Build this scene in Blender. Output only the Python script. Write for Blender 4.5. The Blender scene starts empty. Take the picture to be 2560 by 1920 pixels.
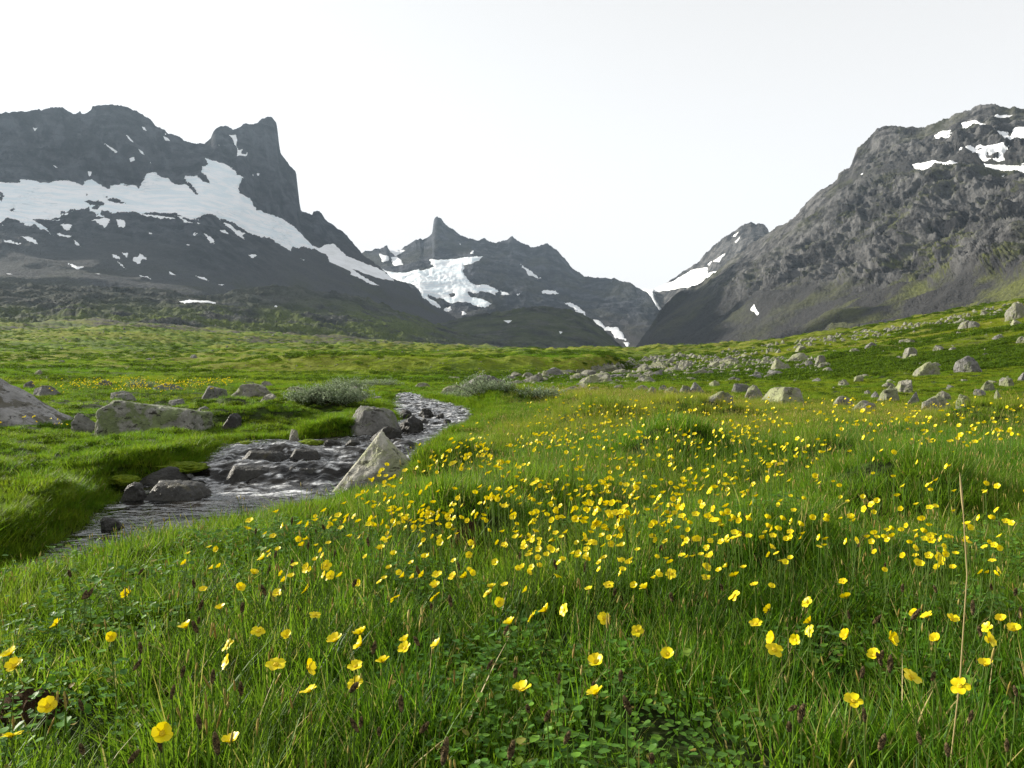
import bpy, math, random
import numpy as np
from mathutils import Vector, Matrix, Euler

random.seed(11)
rng = np.random.default_rng(11)
R = math.radians
F, CX, HY, HC = 2000.0, 1280.0, 900.0, 0.70      # focal length / principal point in photo pixels, eye height in metres
scene = bpy.context.scene
COL = scene.collection

# ------------------------------------------------------------------ camera
cam_d = bpy.data.cameras.new("camera")
cam = bpy.data.objects.new("camera", cam_d); COL.objects.link(cam)
cam_d.sensor_width = 36.0; cam_d.lens = 36.0 * F / 2560.0
cam_d.shift_y = -60.0 / 2560.0
cam_d.clip_start = 0.05; cam_d.clip_end = 30000
cam.location = (0, 0, HC); cam.rotation_euler = (R(90), 0, 0)
scene.camera = cam

# ------------------------------------------------------------------ sky, sun, exposure
SUN_AZ, SUN_EL = R(-66), R(19.5)
world = bpy.data.worlds.new("World"); scene.world = world; world.use_nodes = True
nt = world.node_tree; nt.nodes.clear()
sky = nt.nodes.new("ShaderNodeTexSky"); sky.sky_type = 'NISHITA'; sky.sun_disc = False
sky.sun_elevation = SUN_EL; sky.sun_rotation = SUN_AZ
sky.dust_density = 1.5; sky.air_density = 1.0; sky.altitude = 900
hs = nt.nodes.new("ShaderNodeHueSaturation"); hs.inputs["Saturation"].default_value = 0.06
# bright summer haze in front of the clear sky: optical depth grows with air mass, 1 - exp(-k / sin(elevation)), the same all round
tc = nt.nodes.new("ShaderNodeTexCoord"); sx = nt.nodes.new("ShaderNodeSeparateXYZ")
def wm(op, a, b=0.0):
    n = nt.nodes.new("ShaderNodeMath"); n.operation = op
    for i, v in enumerate((a, b)):
        if hasattr(v, "is_output"): nt.links.new(v, n.inputs[i])
        else: n.inputs[i].default_value = v
    return n.outputs[0]
nt.links.new(tc.outputs["Generated"], sx.inputs[0])
veil = wm('SUBTRACT', 1.0, wm('EXPONENT', wm('DIVIDE', -0.42, wm('MAXIMUM', sx.outputs[2], 0.03))))
mx = nt.nodes.new("ShaderNodeMix"); mx.data_type = 'RGBA'
nt.links.new(veil, mx.inputs[0])
mx.inputs[7].default_value = (4.80, 4.70, 4.62, 1)
bg = nt.nodes.new("ShaderNodeBackground"); bg.inputs[1].default_value = 0.1
wo = nt.nodes.new("ShaderNodeOutputWorld")
L = nt.links.new
L(sky.outputs[0], hs.inputs["Color"]); L(hs.outputs[0], mx.inputs[6]); L(mx.outputs[2], bg.inputs[0]); L(bg.outputs[0], wo.inputs[0])

sun_d = bpy.data.lights.new("sun", 'SUN'); sun_d.energy = 5.0; sun_d.angle = R(0.6); sun_d.color = (1.0, 0.93, 0.80)
sun = bpy.data.objects.new("sun", sun_d); COL.objects.link(sun)
sdir = Vector((math.sin(SUN_AZ) * math.cos(SUN_EL), math.cos(SUN_AZ) * math.cos(SUN_EL), math.sin(SUN_EL)))
sun.rotation_euler = sdir.to_track_quat('Z', 'Y').to_euler()
sun.location = (-20, 10, 20)
vs = scene.view_settings
vs.view_transform = 'Standard'; vs.look = 'None'; vs.exposure = 1.1; vs.gamma = 1.0; vs.use_curve_mapping = False
cy = scene.cycles
cy.max_bounces = 6; cy.diffuse_bounces = 2; cy.glossy_bounces = 2; cy.transmission_bounces = 3; cy.transparent_max_bounces = 4
cy.volume_bounces = 0; cy.use_denoising = True; cy.denoiser = 'OPENIMAGEDENOISE'; cy.denoising_input_passes = 'RGB_ALBEDO_NORMAL'; cy.denoising_prefilter = 'NONE'
cy.use_adaptive_sampling = False
cy.caustics_reflective = False; cy.caustics_refractive = False
scene.render.use_persistent_data = False

# ------------------------------------------------------------------ noise
_perm = np.random.default_rng(3).permutation(256); _perm = np.concatenate([_perm, _perm, _perm])
_g = np.random.default_rng(5).normal(size=(256, 3)); _g /= np.linalg.norm(_g, axis=1)[:, None]
def pn(x, y, z=0.0):
    x, y, z = np.broadcast_arrays(np.asarray(x, float), np.asarray(y, float), np.asarray(z, float))
    xi = np.floor(x).astype(int); yi = np.floor(y).astype(int); zi = np.floor(z).astype(int)
    xf, yf, zf = x - xi, y - yi, z - zi
    u, v, w = [t * t * t * (t * (t * 6 - 15) + 10) for t in (xf, yf, zf)]
    def gr(i, j, k):
        h = _perm[_perm[_perm[(xi + i) & 255] + ((yi + j) & 255)] + ((zi + k) & 255)]
        g = _g[h]
        return g[..., 0] * (xf - i) + g[..., 1] * (yf - j) + g[..., 2] * (zf - k)
    x00 = gr(0,0,0) * (1-u) + gr(1,0,0) * u; x10 = gr(0,1,0) * (1-u) + gr(1,1,0) * u
    x01 = gr(0,0,1) * (1-u) + gr(1,0,1) * u; x11 = gr(0,1,1) * (1-u) + gr(1,1,1) * u
    return 1.5 * ((x00 * (1-v) + x10 * v) * (1-w) + (x01 * (1-v) + x11 * v) * w)
def fbm(x, y, z=0.0, o=4, gain=0.5):
    s, a, f = 0, 1.0, 1.0
    for i in range(o):
        s = s + a * pn(x * f + 17.3 * i, y * f + 5.1 * i, z * f + 9.7 * i); a *= gain; f *= 2.03
    return s
def ridged(x, y, z=0.0, o=5, gain=0.5):
    s, a, f = 0, 1.0, 1.0
    for i in range(o):
        s = s + a * (0.6 - 2 * np.abs(pn(x * f + 7.3 * i, y * f + 15.1 * i, z * f + 3.7 * i))); a *= gain; f *= 2.07
    return s
def sm(a, b, x):
    t = np.clip((x - a) / (b - a), 0, 1); return t * t * (3 - 2 * t)
def blur(a, s, axis):
    n = int(3 * s) + 1; k = np.exp(-0.5 * (np.arange(-n, n + 1) / s) ** 2); k /= k.sum()
    pad = [(0, 0)] * a.ndim; pad[axis] = (n, n); ap = np.pad(a, pad, mode='edge')
    out = 0
    for i, w in enumerate(k):
        sl = [slice(None)] * a.ndim; sl[axis] = slice(i, i + a.shape[axis]); out = out + w * ap[tuple(sl)]
    return out

# ------------------------------------------------------------------ object helpers
LOCATE = []      # (object, photo px, photo py, noun, landmark set): alike things get a label that says which one
def tag(o, label=None, cat=None, group=None, kind=None):
    if label: o["label"] = label
    if cat: o["category"] = cat
    if group: o["group"] = group
    if kind: o["kind"] = kind
    return o
def mesh_np(name, verts, faces, smooth=True, mats=(), attrs=None, mat_idx=None):
    """faces: (n,3) or (n,4) int array, or a list of such arrays"""
    me = bpy.data.meshes.new(name)
    verts = np.asarray(verts, dtype=np.float32).reshape(-1, 3)
    fl = faces if isinstance(faces, list) else [faces]
    fl = [np.asarray(f, dtype=np.int32) for f in fl if len(f)]
    nl = sum(f.size for f in fl); nf = sum(len(f) for f in fl)
    me.vertices.add(len(verts)); me.vertices.foreach_set("co", verts.ravel())
    me.loops.add(nl); me.loops.foreach_set("vertex_index", np.concatenate([f.ravel() for f in fl]))
    me.polygons.add(nf)
    cnt = np.concatenate([np.full(len(f), f.shape[1]) for f in fl])
    st = np.concatenate([[0], np.cumsum(cnt)[:-1]]).astype(np.int32)
    me.polygons.foreach_set("loop_start", st)
    me.polygons.foreach_set("use_smooth", np.full(nf, smooth, dtype=bool))
    if mat_idx is not None: me.polygons.foreach_set("material_index", np.asarray(mat_idx, dtype=np.int32))
    for m in mats: me.materials.append(m)
    for k, a in (attrs or {}).items():
        at = me.attributes.new(k, 'FLOAT', 'POINT'); at.data.foreach_set("value", np.asarray(a, dtype=np.float32).ravel())
    me.update(calc_edges=True); me.validate()
    return me
def obj(name, me, parent=None, loc=None, rot=None, scl=None):
    o = bpy.data.objects.new(name, me); COL.objects.link(o)
    if parent: o.parent = parent
    if loc is not None: o.location = loc
    if rot is not None: o.rotation_euler = rot
    if scl is not None: o.scale = scl
    return o
def empty(name, loc=(0, 0, 0), rot=(0, 0, 0), scl=(1, 1, 1)):
    o = bpy.data.objects.new(name, None); COL.objects.link(o); o.location = loc; o.rotation_euler = rot; o.scale = scl
    o.empty_display_size = 0.05
    return o
def grid_faces(nr, nc):
    i = np.arange((nr - 1) * (nc - 1)); r = i // (nc - 1); c = i % (nc - 1); a = r * nc + c
    return np.stack([a, a + 1, a + nc + 1, a + nc], 1)

# ------------------------------------------------------------------ materials
class NM:
    def __init__(s, name):
        s.m = bpy.data.materials.new(name); s.m.use_nodes = True; s.t = s.m.node_tree; s.t.nodes.clear()
        s.out = s.t.nodes.new("ShaderNodeOutputMaterial")
    def n(s, typ, **kw):
        nd = s.t.nodes.new(typ)
        for k, v in kw.items(): setattr(nd, k, v)
        return nd
    def l(s, a, b): s.t.links.new(a, b)
    def set(s, sock, v):
        if hasattr(v, "is_output"): s.l(v, sock)
        else: sock.default_value = v
    def attr(s, name, typ='GEOMETRY', what=2):
        a = s.n("ShaderNodeAttribute", attribute_name=name, attribute_type=typ); return a.outputs[what]
    def coord(s, which="Object"): return s.n("ShaderNodeTexCoord").outputs[which]
    def noise(s, vec, scale, detail=4, rough=0.55, dist=0.0):
        n = s.n("ShaderNodeTexNoise"); s.l(vec, n.inputs["Vector"]); n.inputs["Scale"].default_value = scale
        n.inputs["Detail"].default_value = detail; n.inputs["Roughness"].default_value = rough; n.inputs["Distortion"].default_value = dist
        return n.outputs[0]
    def vor(s, vec, scale, out=0):
        n = s.n("ShaderNodeTexVoronoi"); s.l(vec, n.inputs["Vector"]); n.inputs["Scale"].default_value = scale; return n.outputs[out]
    def scale(s, vec, v):
        n = s.n("ShaderNodeVectorMath", operation='MULTIPLY'); s.l(vec, n.inputs[0]); n.inputs[1].default_value = v; return n.outputs[0]
    def ramp(s, fac, stops, interp='LINEAR'):
        n = s.n("ShaderNodeValToRGB"); n.color_ramp.interpolation = interp
        e = n.color_ramp.elements
        while len(e) < len(stops): e.new(0.5)
        for el, (p, c) in zip(e, stops):
            el.position = p; el.color = (c, c, c, 1) if not hasattr(c, "__len__") else (*c, 1)
        s.l(fac, n.inputs[0]); return n.outputs[0]
    def mix(s, fac, a, b, blend='MIX'):
        n = s.n("ShaderNodeMix", data_type='RGBA', blend_type=blend)
        s.set(n.inputs[0], fac)
        for i, v in ((6, a), (7, b)):
            if hasattr(v, "is_output"): s.l(v, n.inputs[i])
            else: n.inputs[i].default_value = (*v, 1)
        return n.outputs[2]
    def math(s, op, a, b=0.0, c=None):
        n = s.n("ShaderNodeMath", operation=op); s.set(n.inputs[0], a); s.set(n.inputs[1], b)
        if c is not None: s.set(n.inputs[2], c)
        return n.outputs[0]
    def bump(s, h, strength=0.5, dist=0.1, nrm=None):
        n = s.n("ShaderNodeBump"); s.l(h, n.inputs["Height"]); n.inputs["Strength"].default_value = strength
        n.inputs["Distance"].default_value = dist
        if nrm: s.l(nrm, n.inputs["Normal"])
        return n.outputs[0]
    def principled(s, color, rough=0.8, spec=0.3, normal=None, **kw):
        p = s.n("ShaderNodeBsdfPrincipled")
        if hasattr(color, "is_output"): s.l(color, p.inputs["Base Color"])
        else: p.inputs["Base Color"].default_value = (*color, 1)
        s.set(p.inputs["Roughness"], rough); s.set(p.inputs["Specular IOR Level"], spec)
        if normal: s.l(normal, p.inputs["Normal"])
        for k, v in kw.items(): s.set(p.inputs[k], v)
        return p.outputs[0]
    def leaf(s, color, trans=0.4, rough=0.5, spec=0.25, tcol=None):
        p = s.principled(color, rough, spec)
        t = s.n("ShaderNodeBsdfTranslucent")
        c2 = tcol if tcol is not None else color
        if hasattr(c2, "is_output"): s.l(c2, t.inputs[0])
        else: t.inputs[0].default_value = (*c2, 1)
        m = s.n("ShaderNodeMixShader"); m.inputs[0].default_value = trans
        s.l(p, m.inputs[1]); s.l(t.outputs[0], m.inputs[2]); return m.outputs[0]
    def done(s, sh): s.l(sh, s.out.inputs["Surface"]); return s.m

def mountain_mat(name, rock_a, rock_b, green=None, green_amt=0.0, scree=None, gscale=0.006, gth=(0.47, 0.60)):
    m = NM(name); co = m.coord()
    n1 = m.noise(co, 0.02, 6, 0.62); n2 = m.noise(m.scale(co, (1, 1, 0.35)), 0.006, 5, 0.6); n3 = m.noise(co, 0.15, 4, 0.7)
    f = m.math('ADD', m.math('MULTIPLY', n1, 0.5), m.math('ADD', m.math('MULTIPLY', n2, 0.3), m.math('MULTIPLY', n3, 0.2)))
    c = m.ramp(f, [(0.44, rock_a), (0.57, rock_b)])
    st = m.noise(m.scale(co, (1, 1, 0.12)), 0.022, 5, 0.65)
    c = m.mix(m.ramp(st, [(0.50, 0.0), (0.62, 0.75)]), c, tuple(1.5 * v for v in rock_b))
    c = m.mix(m.ramp(m.noise(m.scale(co, (.5, .5, 2.5)), 0.012, 5, .65), [(0.52, 0.0), (0.62, 0.7)]), c, tuple(.8 * v for v in rock_a))
    c = m.mix(1.0, c, (0.80, 0.82, 0.86), 'MULTIPLY')
    if scree is not None:
        c = m.mix(m.attr("scree"), c, m.mix(m.ramp(n3, [(0.4, 0.0), (0.6, 1.0)]), scree, tuple(0.7 * v for v in scree)))
    if green is not None:
        up = m.n("ShaderNodeSeparateXYZ"); geo = m.n("ShaderNodeNewGeometry"); m.l(geo.outputs["Normal"], up.inputs[0])
        slope = m.ramp(up.outputs[2], [(0.38, 0.0), (0.72, 1.0)])
        gn = m.ramp(m.noise(co, gscale, 6, 0.62), [(gth[0], 0.0), (gth[1], 1.0)])
        amt = m.math('MULTIPLY', m.math('MULTIPLY', slope, gn), m.math('MULTIPLY', m.attr("green"), green_amt))
        gc = m.mix(m.ramp(n3, [(0.35, 0.0), (0.65, 1.0)]), green, tuple(0.55 * v for v in green))
        c = m.mix(amt, c, gc)
    b = m.bump(m.math('ADD', m.noise(co, 0.12, 5, 0.7), m.noise(co, 0.03, 4, 0.6)), 0.8, 9.0)
    return m.done(m.principled(c, 0.95, 0.1, b))

M = {}
M['rock_left'] = mountain_mat("dark_cliff_rock", (0.020, 0.024, 0.030), (0.066, 0.072, 0.083), (0.05, 0.055, 0.02), 0.6, (0.056, 0.058, 0.062))
M['rock_centre'] = mountain_mat("blue_grey_rock", (0.020, 0.024, 0.030), (0.070, 0.074, 0.085), (0.06, 0.06, 0.03), 0.4, (0.065, 0.063, 0.064))
M['rock_right'] = mountain_mat("brown_grey_rock", (0.022, 0.022, 0.024), (0.122, 0.118, 0.112), (0.13, 0.145, 0.04), 0.85, (0.044, 0.044, 0.045), 0.008)  # scree tone darkened to put the lower slopes' shadow into the colour
M['moraine'] = mountain_mat("moraine_turf", (0.024, 0.026, 0.022), (0.075, 0.076, 0.064), (0.10, 0.135, 0.018), 0.95, (0.075, 0.07, 0.06), 0.012, (0.40, 0.54))

m = NM("snow"); co = m.coord(); n = m.noise(co, 0.05, 4); d = m.noise(m.scale(co, (1, 1, 3)), 0.012, 5, 0.6)
dirt = m.mix(m.ramp(d, [(0.46, 0.0), (0.66, 1.0)]), (0.84, 0.86, 0.88), (0.70, 0.72, 0.73))
M['snow'] = m.done(m.principled(dirt, 0.8, 0.2, m.bump(n, 0.4, 4.0)))
m = NM("glacier_ice"); co = m.coord()
n = m.noise(m.scale(co, (1, 1, 5)), 0.012, 6, 0.62, 0.6)
cre = m.noise(m.scale(co, (1.0, 1.0, 6.0)), 0.03, 5, 0.7, 0.8)
c = m.mix(m.ramp(n, [(0.42, 0.0), (0.60, 1.0)]), (0.86, 0.88, 0.90), (0.70, 0.79, 0.84))
c = m.mix(m.math('MULTIPLY', m.ramp(cre, [(0.56, 0.0), (0.68, 1.0)]), m.attr("crevasse")), c, (0.38, 0.47, 0.52))
M['ice'] = m.done(m.principled(c, 0.7, 0.3, m.bump(cre, 0.7, 6.0)))

# ------------------------------------------------------------------ valley floor height field
TP = np.array([-2600, -900, -300, 0, 300, 600, 900, 1200, 1500, 1700, 2000, 2300, 2560, 3000, 3600, 5200], float)
TY = np.array([12, 16, 20, 28, 40, 60, 90, 140, 220, 350, 550, 800, 1200, 2600], float)
TV = np.array([
 [1060,1015, 990, 962, 936, 910, 890, 868, 845, 822, 800, 790, 785, 780],
 [1058,1012, 986, 960, 938, 915, 897, 876, 854, 832, 808, 792, 788, 785],
 [1055,1008, 982, 958, 939, 919, 901, 882, 860, 840, 822, 808, 803, 800],
 [1050,1005, 980, 958, 940, 922, 906, 888, 868, 850, 832, 818, 814, 812],
 [1050,1003, 978, 957, 941, 925, 909, 891, 869, 846, 822, 802, 804, 806],
 [1045,1000, 978, 959, 946, 933, 918, 902, 885, 866, 848, 838, 841, 845],
 [1025, 990, 975, 961, 950, 940, 930, 911, 896, 879, 862, 854, 858, 862],
 [1017, 987, 973, 961, 951, 942, 924, 908, 898, 888, 880, 876, 879, 882],
 [1017, 987, 972, 960, 950, 940, 926, 910, 899, 892, 888, 887, 889, 890],
 [1017, 989, 975, 961, 947, 932, 916, 901, 889, 884, 885, 887, 889, 890],
 [1017, 995, 980, 955, 928, 900, 876, 857, 848, 852, 862, 875, 885, 890],
 [1017, 993, 969, 931, 893, 853, 821, 802, 800, 818, 840, 865, 880, 888],
 [1015, 985, 954, 904, 855, 806, 770, 751, 755, 785, 815, 850, 872, 885],
 [1010, 970, 930, 862, 795, 735, 696, 678, 690, 730, 775, 825, 860, 880],
 [1000, 950, 900, 820, 745, 680, 642, 632, 655, 700, 750, 810, 850, 875],
 [ 995, 930, 870, 780, 700, 635, 600, 600, 630, 680, 740, 800, 845, 872]], float)
_gp = np.linspace(TP[0], TP[-1], 400); _gy = np.linspace(math.log(12), math.log(2600), 260)
_t1 = np.stack([np.interp(_gp, TP, TV[:, j]) for j in range(len(TY))], 1)
_t2 = np.stack([np.interp(_gy, np.log(TY), _t1[i]) for i in range(len(_gp))], 0)
_t2 = blur(blur(_t2, 7, 0), 5, 1)
def table_z(x, y):
    yc = np.clip(y, 12.0, 2600.0)
    u = np.clip((CX + F * x / yc - _gp[0]) / (_gp[1] - _gp[0]), 0, 398.999); v = np.clip((np.log(yc) - _gy[0]) / (_gy[1] - _gy[0]), 0, 258.999)
    i = u.astype(int); j = v.astype(int); a = u - i; b = v - j
    py = (_t2[i, j] * (1 - a) + _t2[i + 1, j] * a) * (1 - b) + (_t2[i, j + 1] * (1 - a) + _t2[i + 1, j + 1] * a) * b
    return HC + (HY - py) / F * yc
# stream: (y, left edge x, right edge x, water level)
ST = np.array([
 [-4.0,-5.0,-3.6,-.50],[0.0,-3.9,-2.5,-.48],[1.6,-3.4,-2.15,-.475],[2.6,-3.05,-1.78,-.47],[3.3,-2.85,-1.40,-.46],[4.3,-2.72,-1.12,-.455],[5.4,-2.95,-0.92,-.45],
 [6.2,-3.20,-0.86,-.45],[7.0,-3.45,-0.86,-.445],[7.3,-3.30,-.84,-.44],[7.6,-3.1,-.82,-.345],[8.1,-3.05,-.80,-.33],[8.45,-3.1,-.85,-.265],[8.7,-3.1,-.80,-.225],
 [9.0,-2.95,-.75,-.215],[9.25,-2.3,-.72,-.21],[9.6,-1.75,-.66,-.20],[10.4,-1.5,-.60,-.185],[11.0,-1.5,-.55,-.15],[11.7,-1.6,-.58,-.12],[12.6,-1.8,-.68,-.08],[13.4,-1.98,-1.0,-.05],[14.0,-2.05,-1.35,-.02],
 [14.6,-2.1,-1.7,0.05],[15.4,-2.15,-1.95,.08],[23.0,-2.3,-2.2,.2]])
def stream_at(x, y):
    xl = np.interp(y, ST[:, 0], ST[:, 1]) + 0.10 * pn(y * 1.3, 3.3) + 0.05 * pn(y * 4.1, 9.3)
    xr = np.interp(y, ST[:, 0], ST[:, 2]) + 0.08 * pn(y * 1.1, 8.7) + 0.04 * pn(y * 3.7, 2.3)
    return xl, xr
def water_z(x, y):
    ye = y + 0.30 * pn(x * 1.3 + 5, y * 0.6) + 0.15 * pn(x * 3.1, y * 1.3 + 7)
    ye = y + (ye - y) * sm(5.5, 7.0, y) * (1 - 0.4 * sm(11, 13, y))
    return np.interp(ye, ST[:, 0], ST[:, 3])
HUMPS = [  # photo px, py of a tussock, height, radius
 (1690, 1155, .16, .34), (1500, 1060, .14, .5), (2250, 1265, .14, .36), (1150, 1335, .10, .22), (1330, 1250, .08, .3), (1460, 1030, .15, .5),
 (1720, 1045, .15, .55), (2480, 1080, .14, .5), (1900, 1420, .07, .25), (1100, 1130, .13, .4), (1050, 1060, .16, .5), (1260, 1010, .15, .6), (2050, 1180, .10, .4)]
HP = []
for hx, hy, hh, hr in HUMPS:
    Y = HC * F / (hy - HY); HP.append(((hx - CX) / F * Y, Y, hh, hr))
LUMPS = [(-3.6, 7.5, .07, .55), (-3.9, 8.6, .08, .6), (-2.1, 9.35, .15, .36), (-3.5, 5.6, .06, .5), (-3.5, 4.6, .05, .6), (-4.4, 6.6, .06, .6), (-4.0, 10.9, .12, .5), (-3.4, 11.6, .12, .5), (-3.0, 13, .12, .6), (-4.6, 12.6, .14, .7)]
def ground(x, y):
    x = np.asarray(x, float); y = np.asarray(y, float)
    xl, xr = stream_at(x, y)
    mid = 0.5 * (xl + xr)
    z0 = -0.22 - .09 * (1 - sm(.2, 2.2, xl - x)) * (1 - sm(7.5, 9.5, y)) + (0.22 + .09 * (1 - sm(7.5, 9.5, y))) * sm(-0.5, 0.5, x - mid)
    z0 = z0 + 0.03 * sm(0.6, 3.5, x) - 0.10 * (1 - sm(-7, -3, x)) * 0
    z0 = z0 - .15 * (1 - sm(0.1, 1.7, x - xr)) * sm(3.3, 5.0, y) * sm(0, .1, x - mid) * (1 - sm(8.5, 11, y))
    z = z0 * (1 - sm(9.0, 14.0, y)) + table_z(x, y) * sm(9.0, 14.0, y)
    # terrace beyond the boulder field
    yt = 62 + 4 * pn(x * 0.05, 1.7) + 10 * sm(4, 9, x) * (x - 4) / 5 + 6 * sm(-28, -60, x)
    px = CX + F * x / np.maximum(y, 1.0)
    z = z + 1.5 * sm(0, 5.5, y - yt) * sm(420, 800, px) * (1 - sm(1500, 1620, px) * sm(40, 60, y)) * (1 - sm(250, 500, y))
    # hummocks
    near = 1 - sm(14, 24, y)
    z = z + near * (0.055 * pn(x * 0.7, y * 0.7) + 0.085 * pn(x * 1.7, y * 2.1 + 4) * sm(-.2, .4, pn(x * .5 + 3, y * .5)) + 0.012 * pn(x * 5, y * 5))
    left = (1 - sm(-.3, .3, x - mid)) * near
    z = z + left * ((0.05 + .05 * sm(8, 11, y)) * fbm(x * 1.1, y * 1.3, 2.0, 3))
    for cx_, cy_, h, r in HP + LUMPS:
        d2 = ((x - cx_) ** 2 + (y - cy_) ** 2) / (r * r)
        z = z + 1.55 * h * np.exp(-np.clip(d2, 0, 30) ** 1.3)
    mid_m = sm(14, 24, y) * (1 - sm(200, 600, y) * 0.6)
    z = z + mid_m * (0.10 * fbm(x * 0.35, y * 0.35, 5.0, 3) * np.clip(y / 30, .5, 3.5) + 0.32 * np.clip(y / 60, 0, 4) * fbm(x * .06, y * .05, 3.0, 3))
    z = z + sm(60, 130, y) * (0.55 * np.abs(fbm(x * 0.16, y * 0.09, 8.0, 3)) * np.clip(y / 120, .5, 4))
    z = z + sm(150, 400, y) * 3.4 * fbm(x * 0.012, y * 0.008, 4.0, 3) * np.clip(y / 300, .3, 2.5)
    # carve the stream bed
    d = np.minimum(x - xl, xr - x)
    wz = water_z(x, y)
    inb = sm(0.0, 0.35, d); ob = sm(0.0, 0.34, -d)
    zc = np.where(d > 0, wz - 0.05 - 0.16 * inb, (wz - 0.05) * (1 - ob) + np.maximum(z, wz + .04) * ob)
    k = (1 - sm(14.6, 15.6, y))
    z = np.where(d > -0.34, zc * k + z * (1 - k), z)
    return z
def in_stream(x, y):
    xl, xr = stream_at(x, y); return np.minimum(x - xl, xr - x) * np.where(y < 15.2, 1, 0) - np.where(y < 15.2, 0, 9)
_hy = np.exp(np.linspace(math.log(1.0), math.log(1500), 700)); _hpx = np.arange(-300, 2861, 10.0)
_hz = ground((_hpx[:, None] - CX) / F * _hy[None], np.broadcast_to(_hy, (len(_hpx), len(_hy))))
_hg = HY - F * (_hz - HC) / _hy
def hit(px, py):
    """first ground point along the sight line of a photo pixel"""
    u = min(max((px + 300) / 10, 0), len(_hpx) - 1.001); i = int(u); f = u - i
    g = _hg[i] * (1 - f) + _hg[i + 1] * f; zz = _hz[i] * (1 - f) + _hz[i + 1] * f
    k = int(np.argmax(g < py))
    if k == 0: k = len(_hy) - 1
    a = min(max((g[k - 1] - py) / max(g[k - 1] - g[k], 1e-6), 0), 1); Y = _hy[k - 1] + a * (_hy[k] - _hy[k - 1])
    return (px - CX) / F * Y, Y, float(zz[k - 1] + a * (zz[k] - zz[k - 1]))
def gz(x, y):
    if y < 1.0: return float(ground(np.array([x]), np.array([y]))[0])
    u = min(max((CX + F * x / y + 300) / 10, 0), len(_hpx) - 1.001); v = min(max(math.log(y) / math.log(1500) * 699, 0), 698.999); i, j = int(u), int(v); a, b = u - i, v - j
    return float((_hz[i, j] * (1 - a) + _hz[i + 1, j] * a) * (1 - b) + (_hz[i, j + 1] * (1 - a) + _hz[i + 1, j + 1] * a) * b)

def build_ground():
    sl = np.concatenate([np.linspace(-2.6, -0.80, 60)[:-1], np.linspace(-0.80, 0.80, 620), np.linspace(0.80, 2.6, 60)[1:]])
    ys = np.concatenate([np.exp(np.linspace(math.log(0.25), math.log(8), 150))[:-1], np.exp(np.linspace(math.log(8), math.log(2600), 430))])
    Yg, S = np.meshgrid(ys, sl, indexing='ij'); X = Yg * S; Z = ground(X, Yg)
    V = np.stack([X, Yg, Z], -1).reshape(-1, 3); Fa = grid_faces(len(ys), len(sl))
    # plain continuation behind the viewer
    xs2 = np.linspace(-90, 90, 91); ys2 = np.concatenate([np.linspace(-90, -2, 30), np.linspace(-1.5, 0.26, 8)])
    Y2, X2 = np.meshgrid(ys2, xs2, indexing='ij'); Z2 = ground(X2, np.maximum(Y2, 0.3)) - 0.02
    wide = sm(1.0, 3.0, np.abs(X2) - 0.65)
    f2 = grid_faces(len(ys2), len(xs2)) + len(V)
    V2 = np.stack([X2, Y2, Z2], -1).reshape(-1, 3)
    VV = np.concatenate([V, V2]); x, y, z = VV.T
    px = CX + F * x / np.maximum(y, .3); py = HY - F * (z - HC) / np.maximum(y, .3)
    rocky = sm(180, 420, y) * sm(0.10, 0.40, fbm(x * .012, y * .006, 1.0, 4) + 0.35 * sm(450, 800, y) - 0.55 * sm(900, 1600, px))
    near = 1 - sm(25, 60, y)
    gold = sm(0.0, 0.45, fbm(x * 0.012, y * 0.03, 6.0, 4) + 0.22)
    warm = sm(1300, 2000, px)
    me = mesh_np("ground", VV, np.concatenate([Fa, f2]), True, [M['ground']], dict(rocky=rocky, near=near, gold=gold, warm=warm))
    tag(obj("ground", me), "grassy valley floor with hummocks rising to both sides", None, None, "structure")

m = NM("valley_turf"); co = m.coord(); near = m.attr("near")
n1 = m.noise(co, 0.35, 5, 0.65); n2 = m.noise(m.scale(co, (.45, 1, 1)), 0.07, 5, 0.62); n3 = m.noise(co, 3.0, 4, 0.7)
f = m.math('ADD', m.math('MULTIPLY', n1, 0.45), m.math('ADD', m.math('MULTIPLY', n2, 0.35), m.math('MULTIPLY', n3, 0.2)))
c = m.ramp(f, [(0.40, (0.022, 0.040, 0.006)), (0.48, (0.070, 0.125, 0.012)), (0.58, (0.165, 0.225, 0.020))])  # dark streaks from the stretched noise put hummock shade into the turf colour
c = m.mix(m.math('MULTIPLY', m.attr("gold"), 0.6), c, (0.20, 0.215, 0.025))
c = m.mix(m.math('MULTIPLY', m.attr("warm"), 0.40), c, (0.145, 0.135, 0.028))
rk = m.math('MULTIPLY', m.attr("rocky"), m.ramp(m.noise(co, 0.08, 5, 0.7), [(0.38, 0.2), (0.55, 1.0)]))
c = m.mix(rk, c, m.mix(m.ramp(n3, [(0.4, 0.0), (0.6, 1.0)]), (0.05, 0.047, 0.035), (0.10, 0.095, 0.08)))
c = m.mix(near, c, m.mix(m.ramp(m.noise(co, 6, 4, .7), [(0.4, 0.0), (0.6, 1.0)]), (0.018, 0.026, 0.007), (0.035, 0.06, 0.012)))
b = m.bump(m.math('ADD', m.noise(co, 1.2, 5, .7), m.noise(co, 0.3, 4, .6)), 0.9, 0.35)
c = m.mix(1.0, c, (0.95, 0.92, 0.85), 'MULTIPLY')
M['ground'] = m.done(m.principled(c, 0.95, 0.1, b))
build_ground()

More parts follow.
